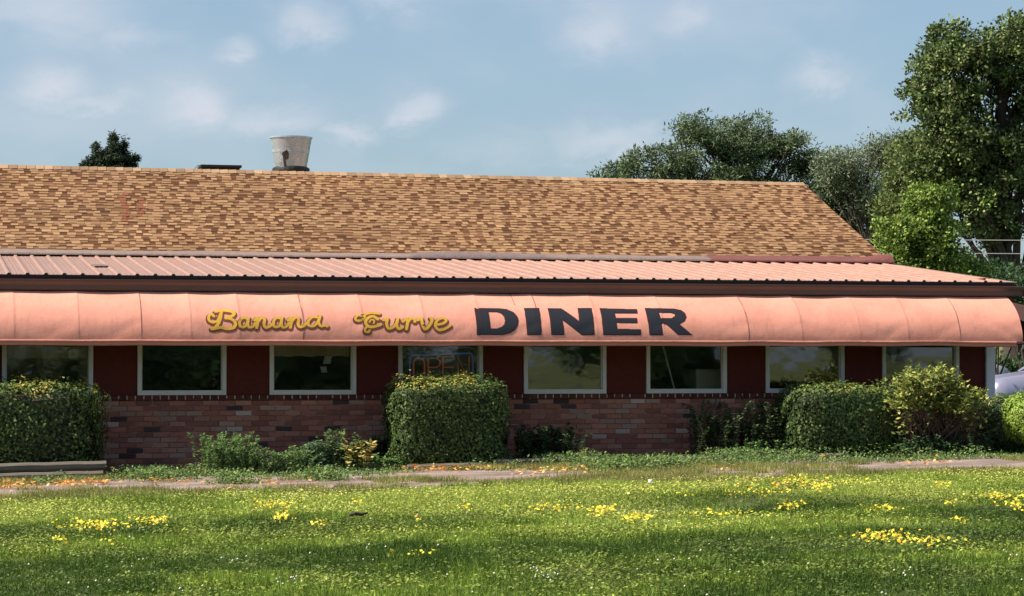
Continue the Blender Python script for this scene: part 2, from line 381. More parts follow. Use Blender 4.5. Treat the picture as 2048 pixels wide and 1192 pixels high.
# dim dining room
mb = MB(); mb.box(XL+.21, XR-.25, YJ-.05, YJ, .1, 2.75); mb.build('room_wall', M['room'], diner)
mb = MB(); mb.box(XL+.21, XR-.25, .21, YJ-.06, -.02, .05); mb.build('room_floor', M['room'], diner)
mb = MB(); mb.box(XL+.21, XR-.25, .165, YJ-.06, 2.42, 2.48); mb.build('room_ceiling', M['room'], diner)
# metal porch roof: sheet with ribs
mb = MB(); ribs = np.arange(.0704-31*.2286, XREND-.03, .2286)
prof = []
xprev = XL-.3
for rb in ribs:
    prof += [(rb-.030, 0), (rb-.014, .022), (rb+.014, .022), (rb+.030, 0)]
    for q in (.09, .14):
        if rb+q+.03 < XREND-.04: prof += [(rb+q-.010, 0), (rb+q, .004), (rb+q+.010, 0)]
prof.append((XREND+.058, 0)); prof = [p for p in prof if p[0] >= XL-.35]
n = len(prof); K = 10; vs = []
for k in range(K+1):
    f = k/K; y = YE+(YJ-YE+.06)*f; z = ZE+(ZJ-ZE)*f
    for x, h in prof: vs.append((x, y, z+h-.018*math.sin(math.pi*f)*0))
mb.add(vs, [(k*n+i, k*n+i+1, (k+1)*n+i+1, (k+1)*n+i) for k in range(K) for i in range(n-1)])
metal = mb.build('metal_roof', M['metal_roof'], diner)
sol = metal.modifiers.new('thickness', 'SOLIDIFY'); sol.thickness = .003; sol.offset = -1
mb = MB()
cp = [(XL-.3, ZE-.030)]
for rb in ribs:
    if rb > XL-.2: cp += [(rb-.024, ZE-.004), (rb-.013, ZE+.017), (rb+.013, ZE+.017), (rb+.024, ZE-.004)]
cp += [(XREND, ZE-.004), (XREND, ZE-.030)]; nn = len(cp)
mb.add([(x, YE-.003, z) for x, z in cp]+[(x, YE+.03, z) for x, z in cp], [tuple(range(nn)), tuple(range(2*nn-1, nn-1, -1))]+[(i, (i+1) % nn, nn+(i+1) % nn, nn+i) for i in range(nn)])
mb.build('rib_closure', M['black'], metal)
# patches of tar on the metal sheet
mb = MB()
for px, py, ww, dd, y in ((198, 535, .24, .42, 1.45), (276, 546, .20, .35, .35)):
    x_ = float(at(px, py, y)[0]); zz = lambda y_: ZE+(ZJ-ZE)*(y_-YE)/(YJ-YE+.06)+.0235
    mb.add([(x_-ww/2, y-dd/2, zz(y-dd/2)), (x_+ww/2, y-dd/2+.04, zz(y-dd/2+.04)), (x_+ww/2-.03, y+dd/2, zz(y+dd/2)), (x_-ww/2+.02, y+dd/2-.05, zz(y+dd/2-.05))], [(0, 1, 2, 3)])
mb.V = mb.V[:4]; mb.F = mb.F[:1]; mb.C = mb.C[:4]; mb.build('tar_patch', mat('tar_stain', (.16, .10, .09), .8, var=(9, .4)), metal)
# deck under metal, gutter, fascia
mb = MB(); mb.prism_x([(YE+.05, ZE-.008), (YJ, ZJ-.012), (YJ, ZJ-.10), (YE+.05, ZE-.10)], XL-.2, XREND-.02); mb.build('roof_deck', M['black'], diner)
mb = MB(); mb.box(XL-.3, XREND+.02, YE+.02, YE+.048, 2.27, 2.515); mb.build('fascia', M['fascia'], diner)
mb = MB(); mb.box(XL-.3, XREND+.02, YE+.049, .02, 2.40, 2.415); mb.build('soffit', M['fascia'], diner)
GY = YE+.018
mb = MB(); gp = [(GY, 2.335), (GY-.075, 2.332), (GY-.085, 2.345), (GY-.088, 2.40), (GY-.115, 2.44), (GY-.118, 2.468), (GY-.108, 2.470), (GY-.106, 2.446), (GY-.080, 2.40), (GY-.078, 2.350), (GY-.004, 2.346), (GY-.002, 2.47), (GY, 2.47)]
mb.prism_x(gp[::-1], XL-.3, XREND+.12); mb.box(XREND+.116, XREND+.122, GY-.114, GY, 2.336, 2.466); gut = mb.build('gutter', M['gutter'], diner)
mb = MB(); mb.box(13.60, 13.72, -.30, -.10, 2.14, 2.272); mb.build('soffit_trim', M['white'], diner, bevel=.01)
# shingle roof: overlapping courses with random tabs
slope = math.atan2(ZRG-ZJ, YRG-YJ); sl_len = math.hypot(ZRG-ZJ, YRG-YJ); cs, sn = math.cos(slope), math.sin(slope)
def rp(x, s, h): # point on roof slope: distance s up from the junction, height h over the deck
    tilt = -.056*(x-6)/14*(s/sl_len)     # the ridge dips a little to the right
    return (x, YJ+s*cs-h*sn, ZJ+s*sn+h*cs+tilt)
tan = [(.32, .188, .096), (.295, .168, .083), (.345, .21, .112), (.255, .145, .072), (.30, .168, .09)]
brn = [(.12, .052, .024), (.095, .040, .018), (.16, .08, .04), (.24, .135, .07), (.29, .165, .085)]
mb = MB(); NR = 33; ex = sl_len/NR
for r in range(NR):
    s0 = r*ex-.006; s1 = (r+1)*ex+.01; x = XL-.4-random.uniform(0, .3); raised = True
    while x < XREND:
        tone = float(vnoise(x, r*.17, .9, 21))
        L_ = random.uniform(.07, .15) if raised else random.choice([.08, .09, .10, .11, .12, .15])*(1.4 if tone > .7 else 1)
        xa_ = max(x, XL-.4); x1 = min(x+L_, XREND); x += L_
        if x1 <= xa_: raised = not raised; continue
        if raised: c = random.choices(tan, [4, 4, 3, 3, 3])[0]; h0, h1 = .015, .006
        else: c = random.choices(brn, [6, 6, 4, 2, 1])[0]; h0, h1 = .009, .003
        k = random.uniform(.9, 1.1)*(.93-.2*(tone-.5)); c = tuple(a*k for a in c)
        v = [rp(xa_, s0, -.004), rp(x1, s0, -.004), rp(x1, s0, h0), rp(xa_, s0, h0), rp(xa_, s1, h1), rp(x1, s1, h1)]
        mb.add(v, [(0, 1, 2, 3), (3, 2, 5, 4), (0, 3, 4), (1, 5, 2)], c)
        # bands: painted brown butt shadow on tabs, tan base below a dark slot
        hh = lambda f: h0+(h1-h0)*f+.0015
        if raised and random.random() < .62:
            f0, f1, c2 = (0.0, random.uniform(.16, .26), random.choice(brn[:4]))
        elif not raised and random.random() < .55:
            f0, f1, c2 = (random.uniform(.68, .8), 1.0, random.choice(tan))
        else: f0 = None
        if f0 is not None:
            mb.add([rp(xa_, s0+ex*f0, hh(f0)), rp(x1, s0+ex*f0, hh(f0)), rp(x1, s0+ex*f1+(.016 if f1 == 1 else 0), hh(f1)), rp(xa_, s0+ex*f1+(.016 if f1 == 1 else 0), hh(f1))], [(0, 1, 2, 3)], c2)
        raised = not raised if random.random() < .95 else raised
# repaired darker streaks
for px, py, n in ((255, 428, 9), (282, 420, 8), (248, 410, 5)):
    for k in range(n):
        yy = YJ+ (sl_len*cs)*((507-(py-14+k*4))/170.0); p = at(px+random.uniform(-5, 5), py, yy); s = (yy-YJ)/cs; s = round(s/ex)*ex
        mb.add([rp(p[0]-.05, s+.004, .0165), rp(p[0]+.05, s+.004, .0165), rp(p[0]+.05, s+ex-.01, .0125), rp(p[0]-.05, s+ex-.01, .0125)], [(0, 1, 2, 3)], (.20, .075, .04))
shing = mb.build('shingle_roof', M['shingle'], diner, color=True)
mb = MB(); x = XL-.4
while x < XREND-.01:
    x1 = min(x+.14, XREND+.005); k = random.uniform(.85, 1.12)
    c = random.choice([(.33, .21, .12), (.28, .17, .10), (.35, .23, .14), (.24, .15, .09)]); c = tuple(a*k for a in c)
    a_ = [rp(x, sl_len-.15, .012), rp(x1, sl_len-.15, .020), rp(x, sl_len+.01, .020), rp(x1, sl_len+.01, .028)]
    b_ = [(x, YRG+.14, a_[2][2]-.062), (x1, YRG+.14, a_[3][2]-.062)]
    mb.add([a_[0], a_[1], a_[3], a_[2], b_[1], b_[0]], [(0, 1, 2, 3), (3, 2, 4, 5)], c); x = x1
mb.build('ridge_cap', M['shingle'], shing, color=True)
# deck beneath shingles and rear slope
mb = MB()
pts = [(YJ, ZJ-.005), (YRG, ZRG-.03), (12.15, 2.86), (12.15, 2.74), (YRG, ZRG-.16), (YJ, ZJ-.14)]
n = len(pts); x0, x1 = XL-.4, XREND-.004
def dz(x): return -.056*(x-6)/14
vs = [(x, y, z+(dz(x) if abs(y-YRG) < .1 else 0)) for x in (x0, x1) for y, z in pts]
mb.add(vs, [(0, 1, n+1, n), (1, 2, n+2, n+1), (2, 3, n+3, n+2), (3, 4, n+4, n+3), (4, 5, n+5, n+4), (5, 0, n, n+5), (0, 5, 4, 1), (1, 4, 3, 2), (n, n+1, n+4, n+5), (n+1, n+2, n+3, n+4)], (.32, .19, .10))
mb.build('roof_deck', M['shingle'], diner, color=True)
mb = MB(); a_ = rp(0, 0, 0); mb.prism_x([(YJ-.02, ZJ-.02), (YRG, ZRG+.004), (YRG, ZRG-.13), (YJ-.02, ZJ-.14)], XREND-.0, XREND+.02); rk = mb.build('rake_board', M['fascia'], diner)
for v in rk.data.vertices:
    if abs(v.co.y-YRG) < .05: v.co.z += dz(13.7)
# flashing strip where the two roofs meet
mb = MB(); nx = 220; vs = []; cs_ = []
for i in range(nx+1):
    x = XL-.4+(XREND+.0-(XL-.4))*i/nx
    b1 = float(vnoise(x, 0, .55, 31)); bump = .05*max(0, b1-.66)*6 + .012*float(vnoise(x, 3, 3, 32))
    wd = .20+.06*float(vnoise(x, 7, 1.2, 33))+(.05 if x > 10.7 else 0)
    vs += [(x, YJ-.13, ZJ-.013+.024), (x, YJ-.125, ZJ+.035), (x, YJ-.02, ZJ+.045+bump*.7), tuple(rp(x, wd*.55, .024+bump)), tuple(rp(x, wd, .018))]
    cc = (.16, .050, .038) if x > 10.7 else ((.215, .150, .125) if b1 < .75 else (.17, .12, .11))
    cs_ += [cc]*5
mb.add(vs, [(i*5+k, (i+1)*5+k, (i+1)*5+k+1, i*5+k+1) for i in range(nx) for k in range(4)]); mb.C = cs_
mb.build('flashing', M['flash'], diner, color=True, smooth=True)

# ------------------------------------------------ awning
AA, AB, AZ = .90, .69, 1.70
AX0, AX1 = XL+.2, 13.62
seams = sorted([float(at(x, 676, -.9)[0]) for x in (28, 158, 284, 383, 480, 607, 727, 850, 963, 1080, 1195, 1330, 1498, 1606, 1722, 1818, 1922)]+[-6.5, -5.7, -4.9, -4.1, -3.3, -2.5, -1.7, -.85]+[AX1])
SE = np.array(seams)
def aw(X, t):
    """awning surface: X along the wall, t = 0 at the front hem, pi/2 at the wall"""
    X = np.asarray(X, float); t = np.asarray(t, float)
    i = np.clip(np.searchsorted(SE, X), 1, len(SE)-1); u = np.clip((X-SE[i-1])/(SE[i]-SE[i-1]), 0, 1)
    sag = (.010*(1-np.abs(2*u-1)**1.8)+.004*(1-u)**5)*(.35+1.3*vnoise(SE[i-1], SE[i-1]*0, 1.7, 42))*np.sin(np.clip(t*1.15+.25, 0, np.pi))     # cloth stretched over hoops
    sag = sag+.006*(vnoise(X, t*1.5, 2.2, 41)-.5)+.007*np.exp(-((t-.10-.25*np.abs(2*u-1))/.10)**2)*np.sin(X*3.1)**2
    sag = sag+.012*np.exp(-((t-.05-.9*(13.55-X))/.07)**2)*(X > 13.0)
    a = AA-sag; b = AB-sag
    return np.stack([X, -a*np.cos(t), AZ+b*np.sin(t)], -1)
awning = empty('front_awning', (6, -.5, AZ), 'long salmon pink rounded fabric awning lettered in yellow and navy across the diner front', 'awning')
xs = np.unique(np.concatenate([np.arange(AX0, AX1, .045), SE, SE+.012, SE-.012, [AX1]])); xs = xs[(xs >= AX0) & (xs <= AX1)]
ts = np.linspace(0, math.pi/2, 30)
XX, TT = np.meshgrid(xs, ts); V = aw(XX, TT).reshape(-1, 3); nx = len(xs)
i, j = np.meshgrid(np.arange(nx-1), np.arange(len(ts)-1)); a = (j*nx+i).ravel(); F = np.stack([a, a+1, a+nx+1, a+nx], 1)
can = raw_mesh('canopy', V, F.ravel(), np.arange(len(F))*4, M['fabric'], awning, None, True)
# hem: rolled tube and short valance
mb = MB(); hx = np.arange(AX0, AX1+.01, .12)
def hemp(x, k):
    q = .010*(float(vnoise(x, k, 1.6, 51))-.5)*2
    return [(x, -AA+.012, AZ+.012), (x, -AA-.018, AZ+.003+q), (x, -AA-.020, AZ-.018+q), (x, -AA-.002, AZ-.026+q*.6), (x, -AA-.014, AZ-.036+q), (x, -AA-.012, AZ-.060+q), (x, -AA+.010, AZ-.066+q), (x, -AA+.03, AZ-.04)]
vs = [p for x in hx for p in hemp(float(x), 1)]; n = 8
mb.add(vs, [(i*n+k, (i+1)*n+k, (i+1)*n+k+1, i*n+k+1) for i in range(len(hx)-1) for k in range(n-1)]); mb.build('hem', M['hem'], awning, smooth=True)
mb = MB(); ep = [(0.02, AZ), (0.02, AZ+AB)]+[(-AA*math.cos(t)*.985, AZ+AB*math.sin(t)*.985) for t in np.linspace(math.pi/2, 0, 16)]
mb.prism_x(ep, AX1-.012, AX1-.004); mb.build('end_panel', M['fabric'], awning)
mb = MB()
for s in seams[::2]: mb.tube([(s, -AA*.95*math.cos(t), AZ+AB*.93*math.sin(t)-.0) for t in np.linspace(0, 1.5, 10)], .012, 6)
mb.tube([(AX0, -AA+.03, AZ+.02), (AX1-.02, -AA+.03, AZ+.02)], .014, 6); mb.build('frame', M['steel'], awning)
def aw_off(X, t, off):
    P = aw(X, t); e = 1e-3
    dx = aw(X+e, t)-aw(X-e, t); dt = aw(X, t+e)-aw(X, t-e); N = np.cross(dx, dt); N = N/(np.linalg.norm(N, axis=-1, keepdims=True)+1e-12)
    N = np.where((N[..., 1:2]*np.cos(t)[..., None]*-1+N[..., 2:3]*np.sin(t)[..., None]) < 0, -N, N)
    return P+N*off
def hit(px, py):
    """picture position -> (X, arc length) on the awning"""
    Y = -.8
    for _ in range(30):
        P = at(px, py, Y); q = min(max((P[2]-AZ)/AB, 0), .999); t = math.asin(q); Y = .5*Y+.5*(-AA*math.cos(t))
    return P[0], t*.80
def paint(name, sdf, x0, x1, s0, s1, off, m):
    dx, ds = .0045, .006; X = np.arange(x0, x1, dx); S = np.arange(s0, s1, ds); vs = []; fs = []
    GX, GS = np.meshgrid(X, S); D = sdf(GX, GS) < 0; V = []; 
    segs = []
    for r in range(len(S)):
        row = np.concatenate([[0], D[r].astype(int), [0]]); d = np.diff(row); a = np.where(d == 1)[0]; b = np.where(d == -1)[0]
        for p, q in zip(a, b):
            k = p
            while k < q: e = min(k+12, q); segs.append((X[0]+(k-.5)*dx, X[0]+(e-.5)*dx, S[r]-ds/2, S[r]+ds/2)); k = e
    segs = np.array(segs); A = segs
    V = np.stack([aw_off(A[:, 0], A[:, 2]/.8, off), aw_off(A[:, 1], A[:, 2]/.8, off), aw_off(A[:, 1], A[:, 3]/.8, off), aw_off(A[:, 0], A[:, 3]/.8, off)], 1).reshape(-1, 3)
    return raw_mesh(name, V, np.arange(len(V)), np.arange(len(segs))*4, m, awning)
def segdist(X, S, pts):
    d = np.full(X.shape, 9.0)
    for (ax, ay), (bx, by) in zip(pts[:-1], pts[1:]):
        vx, vy = bx-ax, by-ay; t = np.clip(((X-ax)*vx+(S-ay)*vy)/(vx*vx+vy*vy+1e-12), 0, 1)
        d = np.minimum(d, np.hypot(X-ax-t*vx, S-ay-t*vy))
    return d
def inside(X, S, poly):
    c = np.zeros(X.shape, bool); n = len(poly)
    for i in range(n):
        x1, y1 = poly[i]; x2, y2 = poly[(i+1) % n]
        k = ((y1 > S) != (y2 > S)) & (X < (x2-x1)*(S-y1)/(y2-y1+1e-12)+x1); c ^= k
    return c
A5 = lambda q: [hit(930+x/3.7236, 570+y/3.7236) for x, y in q]
DINER = [
 ([(70,172),(250,172),(310,178),(360,200),(390,235),(398,265),(392,300),(370,335),(335,358),(285,370),(90,372)], [(172,200),(235,200),(270,210),(293,235),(300,265),(295,292),(275,312),(240,325),(190,325)]),
 ([(440,172),(550,172),(568,372),(465,372)], None),
 ([(617,172),(715,172),(852,272),(840,172),(940,172),(962,372),(870,372),(725,260),(738,372),(645,372)], None),
 ([(1005,172),(1280,178),(1285,210),(1115,208),(1122,245),(1280,247),(1283,283),(1128,280),(1133,328),(1308,330),(1308,372),(1030,372)], None),
 ([(1340,172),(1560,175),(1612,186),(1640,210),(1648,240),(1635,268),(1595,290),(1692,372),(1588,372),(1500,292),(1464,288),(1472,372),(1375,372)], [(1442,205),(1535,207),(1562,215),(1566,230),(1540,246),(1456,248)])]
def diner_sdf(grow):
    L = [(A5(a), A5(b) if b else None) for a, b in DINER]
    def f(X, S):
        out = np.full(X.shape, 9.0)
        for a, b in L:
            ins = inside(X, S, a); d = segdist(X, S, a+[a[0]])
            if b: ins &= ~inside(X, S, b); d = np.minimum(d, segdist(X, S, b+[b[0]]))
            out = np.minimum(out, np.where(ins, -d, d))
        return out-grow
    return f
sA, sB = hit(1100, 672)[1], hit(1100, 612)[1]
paint('lettering', diner_sdf(.004), hit(940, 640)[0], hit(1395, 640)[0], sA-.02, sB+.03, .0022, M['letter_edge'])
paint('lettering', diner_sdf(-.011), hit(940, 640)[0], hit(1395, 640)[0], sA-.02, sB+.03, .0042, M['letter_dark'])
def cr(pts, n=7):
    p = [pts[0]]+list(pts)+[pts[-1]]; out = []
    for i in range(1, len(p)-2):
        for k in range(n):
            t = k/n; out.append(tuple(.5*((2*p[i][a])+(-p[i-1][a]+p[i+1][a])*t+(2*p[i-1][a]-5*p[i][a]+4*p[i+1][a]-p[i+2][a])*t*t+(-p[i-1][a]+3*p[i][a]-3*p[i+1][a]+p[i+2][a])*t**3) for a in (0, 1)))
    out.append(pts[-1]); return out
A4 = lambda q: [hit(380+x/3.793, 600+y/3.793) for x, y in cr(q)]
SCRIPT = [
 ([(182,128),(165,112),(143,128),(146,160),(180,175),(212,158),(228,120),(240,95)], 11),
 ([(195,92),(250,84),(310,92),(334,108),(318,128),(272,142)], 14),
 ([(236,110),(228,150),(212,190),(190,214),(165,222)], 13),
 ([(272,142),(318,152),(345,182),(332,214),(285,224),(235,214),(175,224)], 13),
 ([(438,148),(400,142),(376,172),(384,206),(414,208),(440,172)], 11), ([(444,140),(438,180),(448,212),(478,206),(496,180)], 11),
 ([(492,160),(510,138),(514,170),(506,216)], 12), ([(512,176),(542,142),(566,150),(562,190),(576,214),(606,204),(622,186)], 12),
 ([(690,146),(656,140),(634,170),(640,206),(670,208),(694,172)], 11), ([(700,138),(692,180),(704,212),(732,206),(750,180)], 11),
 ([(746,160),(766,138),(770,170),(762,214)], 12), ([(768,174),(798,140),(824,148),(820,186),(834,210),(860,204),(884,180)], 12),
 ([(978,140),(930,136),(898,166),(902,198),(940,202),(970,170),(988,126)], 11), ([(988,130),(976,176),(996,204),(1022,198),(1042,206)], 11),
 ([(1300,128),(1276,122),(1256,140),(1262,160),(1300,160),(1322,140),(1326,116)], 10),
 ([(1316,118),(1370,104),(1436,108)], 12),
 ([(1424,150),(1386,128),(1344,148),(1334,182),(1362,208),(1404,206),(1446,192)], 13),
 ([(1362,172),(1376,154),(1398,160),(1394,182)], 6),
 ([(1350,200),(1330,222),(1330,244),(1354,250),(1362,236)], 8),
 ([(1470,158),(1496,146),(1492,184),(1506,220),(1540,212),(1568,180),(1576,146)], 12), ([(1576,146),(1568,190),(1584,224),(1612,212)], 12),
 ([(1616,168),(1642,146),(1650,178),(1642,226)], 12), ([(1650,176),(1678,146),(1702,154),(1706,170)], 12),
 ([(1728,158),(1754,146),(1762,186),(1782,228),(1816,200),(1836,160),(1826,142)], 13), 
 ([(1872,192),(1918,184),(1944,160),(1918,142),(1876,160),(1862,200),(1888,232),(1930,226),(1974,200)], 11)]
MP = .80/3.793/112          # crop pixel to metres along the arc, roughly
def script_sdf(grow, dy=0, dx=0):
    L = [(A4([(x+dx, y+dy) for x, y in p]), r*.76/3.793/150) for p, r in SCRIPT]
    def f(X, S):
        out = np.full(X.shape, 9.0)
        for p, r in L:
            xs_ = [q[0] for q in p]; msk = (X[0] > min(xs_)-.1) & (X[0] < max(xs_)+.1)
            if not msk.any(): continue
            d = segdist(X[:, msk], S[:, msk], p)-r; out[:, msk] = np.minimum(out[:, msk], d)
        return out-grow
    return f
sA, sB = hit(600, 672)[1], hit(600, 612)[1]
paint('script_lettering', script_sdf(.022, 4, 0), hit(405, 640)[0], hit(912, 640)[0], sA-.03, sB+.03, .0022, M['letter_brown'])
paint('script_lettering', script_sdf(.0035, -6, 0), hit(405, 640)[0], hit(912, 640)[0], sA-.03, sB+.05, .0040, M['letter_yellow'])
# stained joins of the cloth
for px, w0, t0, t1 in ((607, .018, .0, 1.25), (1040, .014, .75, 1.25), (1498, .014, 0, 1.25)):
    xx = float(at(px, 676, -.9)[0]); tt = np.linspace(t0, t1, 30); wv_ = w0*(.5+.7*vnoise(tt*3, tt*0, 3, 61)); off = .01*np.sin(tt*5)
    A = aw_off(xx+off-wv_/2, tt, .0016); B = aw_off(xx+off+wv_/2, tt, .0016); V = np.concatenate([A, B]); n = 30
    raw_mesh('seam', V, np.array([(k, n+k, n+k+1, k+1) for k in range(n-1)]).ravel(), np.arange(n-1)*4, M['seam'], awning)
# awning on the side wall
P = at(2064, 660, 2.2); sa = empty('side_awning', (XR, 2.5, 1.7), 'dark salmon awning on the end wall past the corner', 'awning')
mb = MB(); pr_ = []; ay = 1.6; XA = P[0]-XR
for t in np.linspace(0, math.pi/2, 14): pr_.append((XR+.01+XA*math.cos(t), 1.72+.62*math.sin(t)))
vs = [(x, y, z) for y in (.9, 3.6) for x, z in pr_]; n = 14
mb.add(vs, [(k, k+1, n+k+1, n+k) for k in range(n-1)]+[tuple(range(n))+()]); 
mb.add([(XR+.01, y, 1.72) for y in (.9, 3.6)]+[(XR+.01+XA, y, 1.72) for y in (.9, 3.6)], [(0, 1, 3, 2)]); 
mb.build('canopy', M['fabric'], sa)
mb = MB(); mb.tube([(XR+.01+XA, .9, 1.70), (XR+.01+XA, 3.6, 1.70)], .02, 8); mb.tube([(XR+.02, .9, 1.70), (XR+.01+XA, .9, 1.70)], .02, 8); mb.build('hem', M['hem'], sa)

# ------------------------------------------------ roof gear
FY = 8.75; p0 = at(582, 272, FY); ppm = FPX/40.2
fan = empty('exhaust_fan', (p0[0], FY, 4.2), 'shiny steel bucket shaped kitchen exhaust fan on a black curb behind the ridge', 'exhaust fan')
zt = at(582, 276, FY)[2]; zb = at(582, 336, FY)[2]; rt = 41.5/ppm; rb_ = 31.5/ppm
mb = MB(); prof = [(rb_, zb)]; 
for k in range(1, 9): f = k/8; prof.append((rb_+(rt-rb_)*f, zb+(zt-zb)*f*.98)); 
prof.insert(5, (prof[4][0]+.006, prof[4][1]+.006))
prof += [(rt+.014, zt-.01), (rt+.014, zt+.012), (rt-.004, zt+.014), (rt-.02, zt-.03), (rb_-.03, zb+.05), (0.0, zb+.04)]
mb.lathe(prof, p0[0], FY, 48); mb.build('fan_bowl', M['steel'], fan, smooth=False)
mb = MB(); ang = math.radians(-104)
cx_, cy_ = p0[0], FY; zr = lambda f: zb+(zt-zb)*f; rr = lambda f: rb_+(rt-rb_)*f+.012
def onb(a, f, o=0): r = rr(f)+o; return (cx_+r*math.cos(a), cy_+r*math.sin(a), zr(f))
a0 = math.radians(-122)
mb.add([onb(a0, .02), onb(a0+.10, .02), onb(a0+.06, .38), onb(a0-.05, .42)], [(0, 1, 2, 3)])
mb.add([onb(a0-.10, .44), onb(a0-.02, .30), onb(a0+.16, .22), onb(a0+.26, .26), onb(a0+.28, .42), onb(a0+.20, .56), onb(a0+.04, .50)], [tuple(range(7))])
b_ = mb.build('access_bracket', M['rust'], fan); s_ = b_.modifiers.new('s', 'SOLIDIFY'); s_.thickness = .02; s_.offset = 0
mb = MB(); mb.lathe([(0, 4.0), (rb_-.02, 4.0), (rb_-.02, zb-.075), (rb_+.03, zb-.07), (rb_+.055, zb-.05), (rb_+.05, zb-.01), (rb_+.0, zb+.02), (0, zb+.03)], p0[0], FY, 24); mb.build('fan_curb', M['black'], fan)
p1, p2 = at(398, 331.0, 8.5), at(480, 331.5, 8.5)
rv = empty('roof_vent', ((p1[0]+p2[0])/2, 8.5, 4.2), 'flat black box vent just behind the roof ridge', 'roof vent')
mb = MB(); mb.box(p1[0]+.03, p2[0]-.03, 8.3, 8.7, 4.15, p1[2]-.045); mb.build('vent_base', M['black'], rv)
mb = MB(); mb.box(p1[0], p2[0], 8.25, 8.75, p1[2]-.044, p1[2]); mb.build('vent_cap', M['black'], rv, bevel=.01)
mb = MB(); mb.tube([(p1[0]+.02, 8.3, p1[2]-.03), (p1[0]-.04, 8.28, p1[2]-.01), (p1[0]-.1, 8.27, p1[2]-.08)], .006, 5); mb.build('loose_strap', M['black'], rv)

# ------------------------------------------------ behind the glass
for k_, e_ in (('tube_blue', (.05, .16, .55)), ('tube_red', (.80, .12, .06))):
    b_ = M[k_].node_tree.nodes['Principled BSDF']; b_.inputs['Emission Color'].default_value = (*e_, 1); b_.inputs['Emission Strength'].default_value = .045  # weak glow added so the unlit-looking tubes show behind the glass
n8 = empty('open_sign', (5.7, .14, 1.2), 'dim neon OPEN sign of blue and red tubes with an added faint glow, hanging behind the window glass', 'neon sign')
A9 = lambda q: [tuple(at(780+x/9.309, 680+y/9.309, .14)) for x, y in q]
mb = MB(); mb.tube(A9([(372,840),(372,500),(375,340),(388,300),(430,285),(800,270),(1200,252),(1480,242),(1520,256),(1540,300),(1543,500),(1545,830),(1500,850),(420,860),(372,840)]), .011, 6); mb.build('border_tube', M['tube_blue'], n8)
for L_ in ([[(440,720),(440,420),(470,350),(540,335),(610,350),(640,420),(645,720),(610,790),(540,800),(470,790),(440,720)]],
           [[(715,800),(712,350),(760,335),(880,345),(935,400),(925,470),(860,508),(715,510)]],
           [[(1180,300),(985,310),(985,790),(1190,790)], [(985,508),(1180,508)]],
           [[(1270,800),(1268,320),(1470,780),(1475,300)]]):
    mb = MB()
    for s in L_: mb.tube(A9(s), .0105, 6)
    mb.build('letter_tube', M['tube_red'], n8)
mb = MB(); mb.box(A9([(340, 0)])[0][0], A9([(1580, 0)])[0][0], .17, .185, A9([(0, 870)])[0][2], A9([(0, 225)])[0][2]); mb.build('backing', M['black'], n8)
mb = MB(); p = at(1390, 738, .55); q = at(1470, 738, .55); mb.box(p[0], q[0], .5, 1.1, .05, p[2]); o = mb.build('booth_seat', M['beige'], bevel=.02)
top(o, 'beige booth back standing inside behind the sixth window', 'booth')
mb = MB(); mb.tube([tuple(at(1325, 688, .16)), tuple(at(1352, 790, .16))], .012, 8); o = mb.build('slanted_rod', M['white'])
top(o, 'thin white rod leaning diagonally behind the window left of the beige booth', 'rod')
# curtain gathered at the left of the fifth window
mb = MB(); pts = []
for k in range(16):
    f = k/15; z = 1.80-f*.36; wdt = .16*(1-f)**.8+.012
    for j in range(9): u = j/8; pts.append((4*WP+.055+wdt*u+.10*(1-f)*0, .085+.012*math.sin(u*16), z))
mb.add(pts, [(k*9+j, k*9+j+1, (k+1)*9+j+1, (k+1)*9+j) for k in range(15) for j in range(8)]); o = mb.build('curtain', M['curtain'], smooth=True)
s_ = o.modifiers.new('s', 'SOLIDIFY'); s_.thickness = .004; top(o, 'cream curtain gathered to a point in the upper left corner of a window', 'curtain')
for (x0_, x1_, y0_, y1_, lb, sl_) in ((646, 661, 706, 728, 'upper white paper notice hanging behind the third window', .03), (643, 655, 733, 745, 'lower smaller white paper notice hanging behind the third window', -.02)):
    a, b = at(x0_, y0_, .12), at(x1_, y1_, .12); mb = MB(); n = 5
    vs = [(a[0]+(b[0]-a[0])*i/n+sl_*j/n, .12+.01*math.sin(i*1.2+j), b[2]+(a[2]-b[2])*j/n) for j in range(n+1) for i in range(n+1)]
    mb.add(vs, [(j*6+i, j*6+i+1, j*6+i+7, j*6+i+6) for j in range(n) for i in range(n)]); o = mb.build('paper_notice', M['white'], smooth=True)
    s_ = o.modifiers.new('s', 'SOLIDIFY'); s_.thickness = .002; top(o, lb, 'paper', 'papers hung behind the third window')

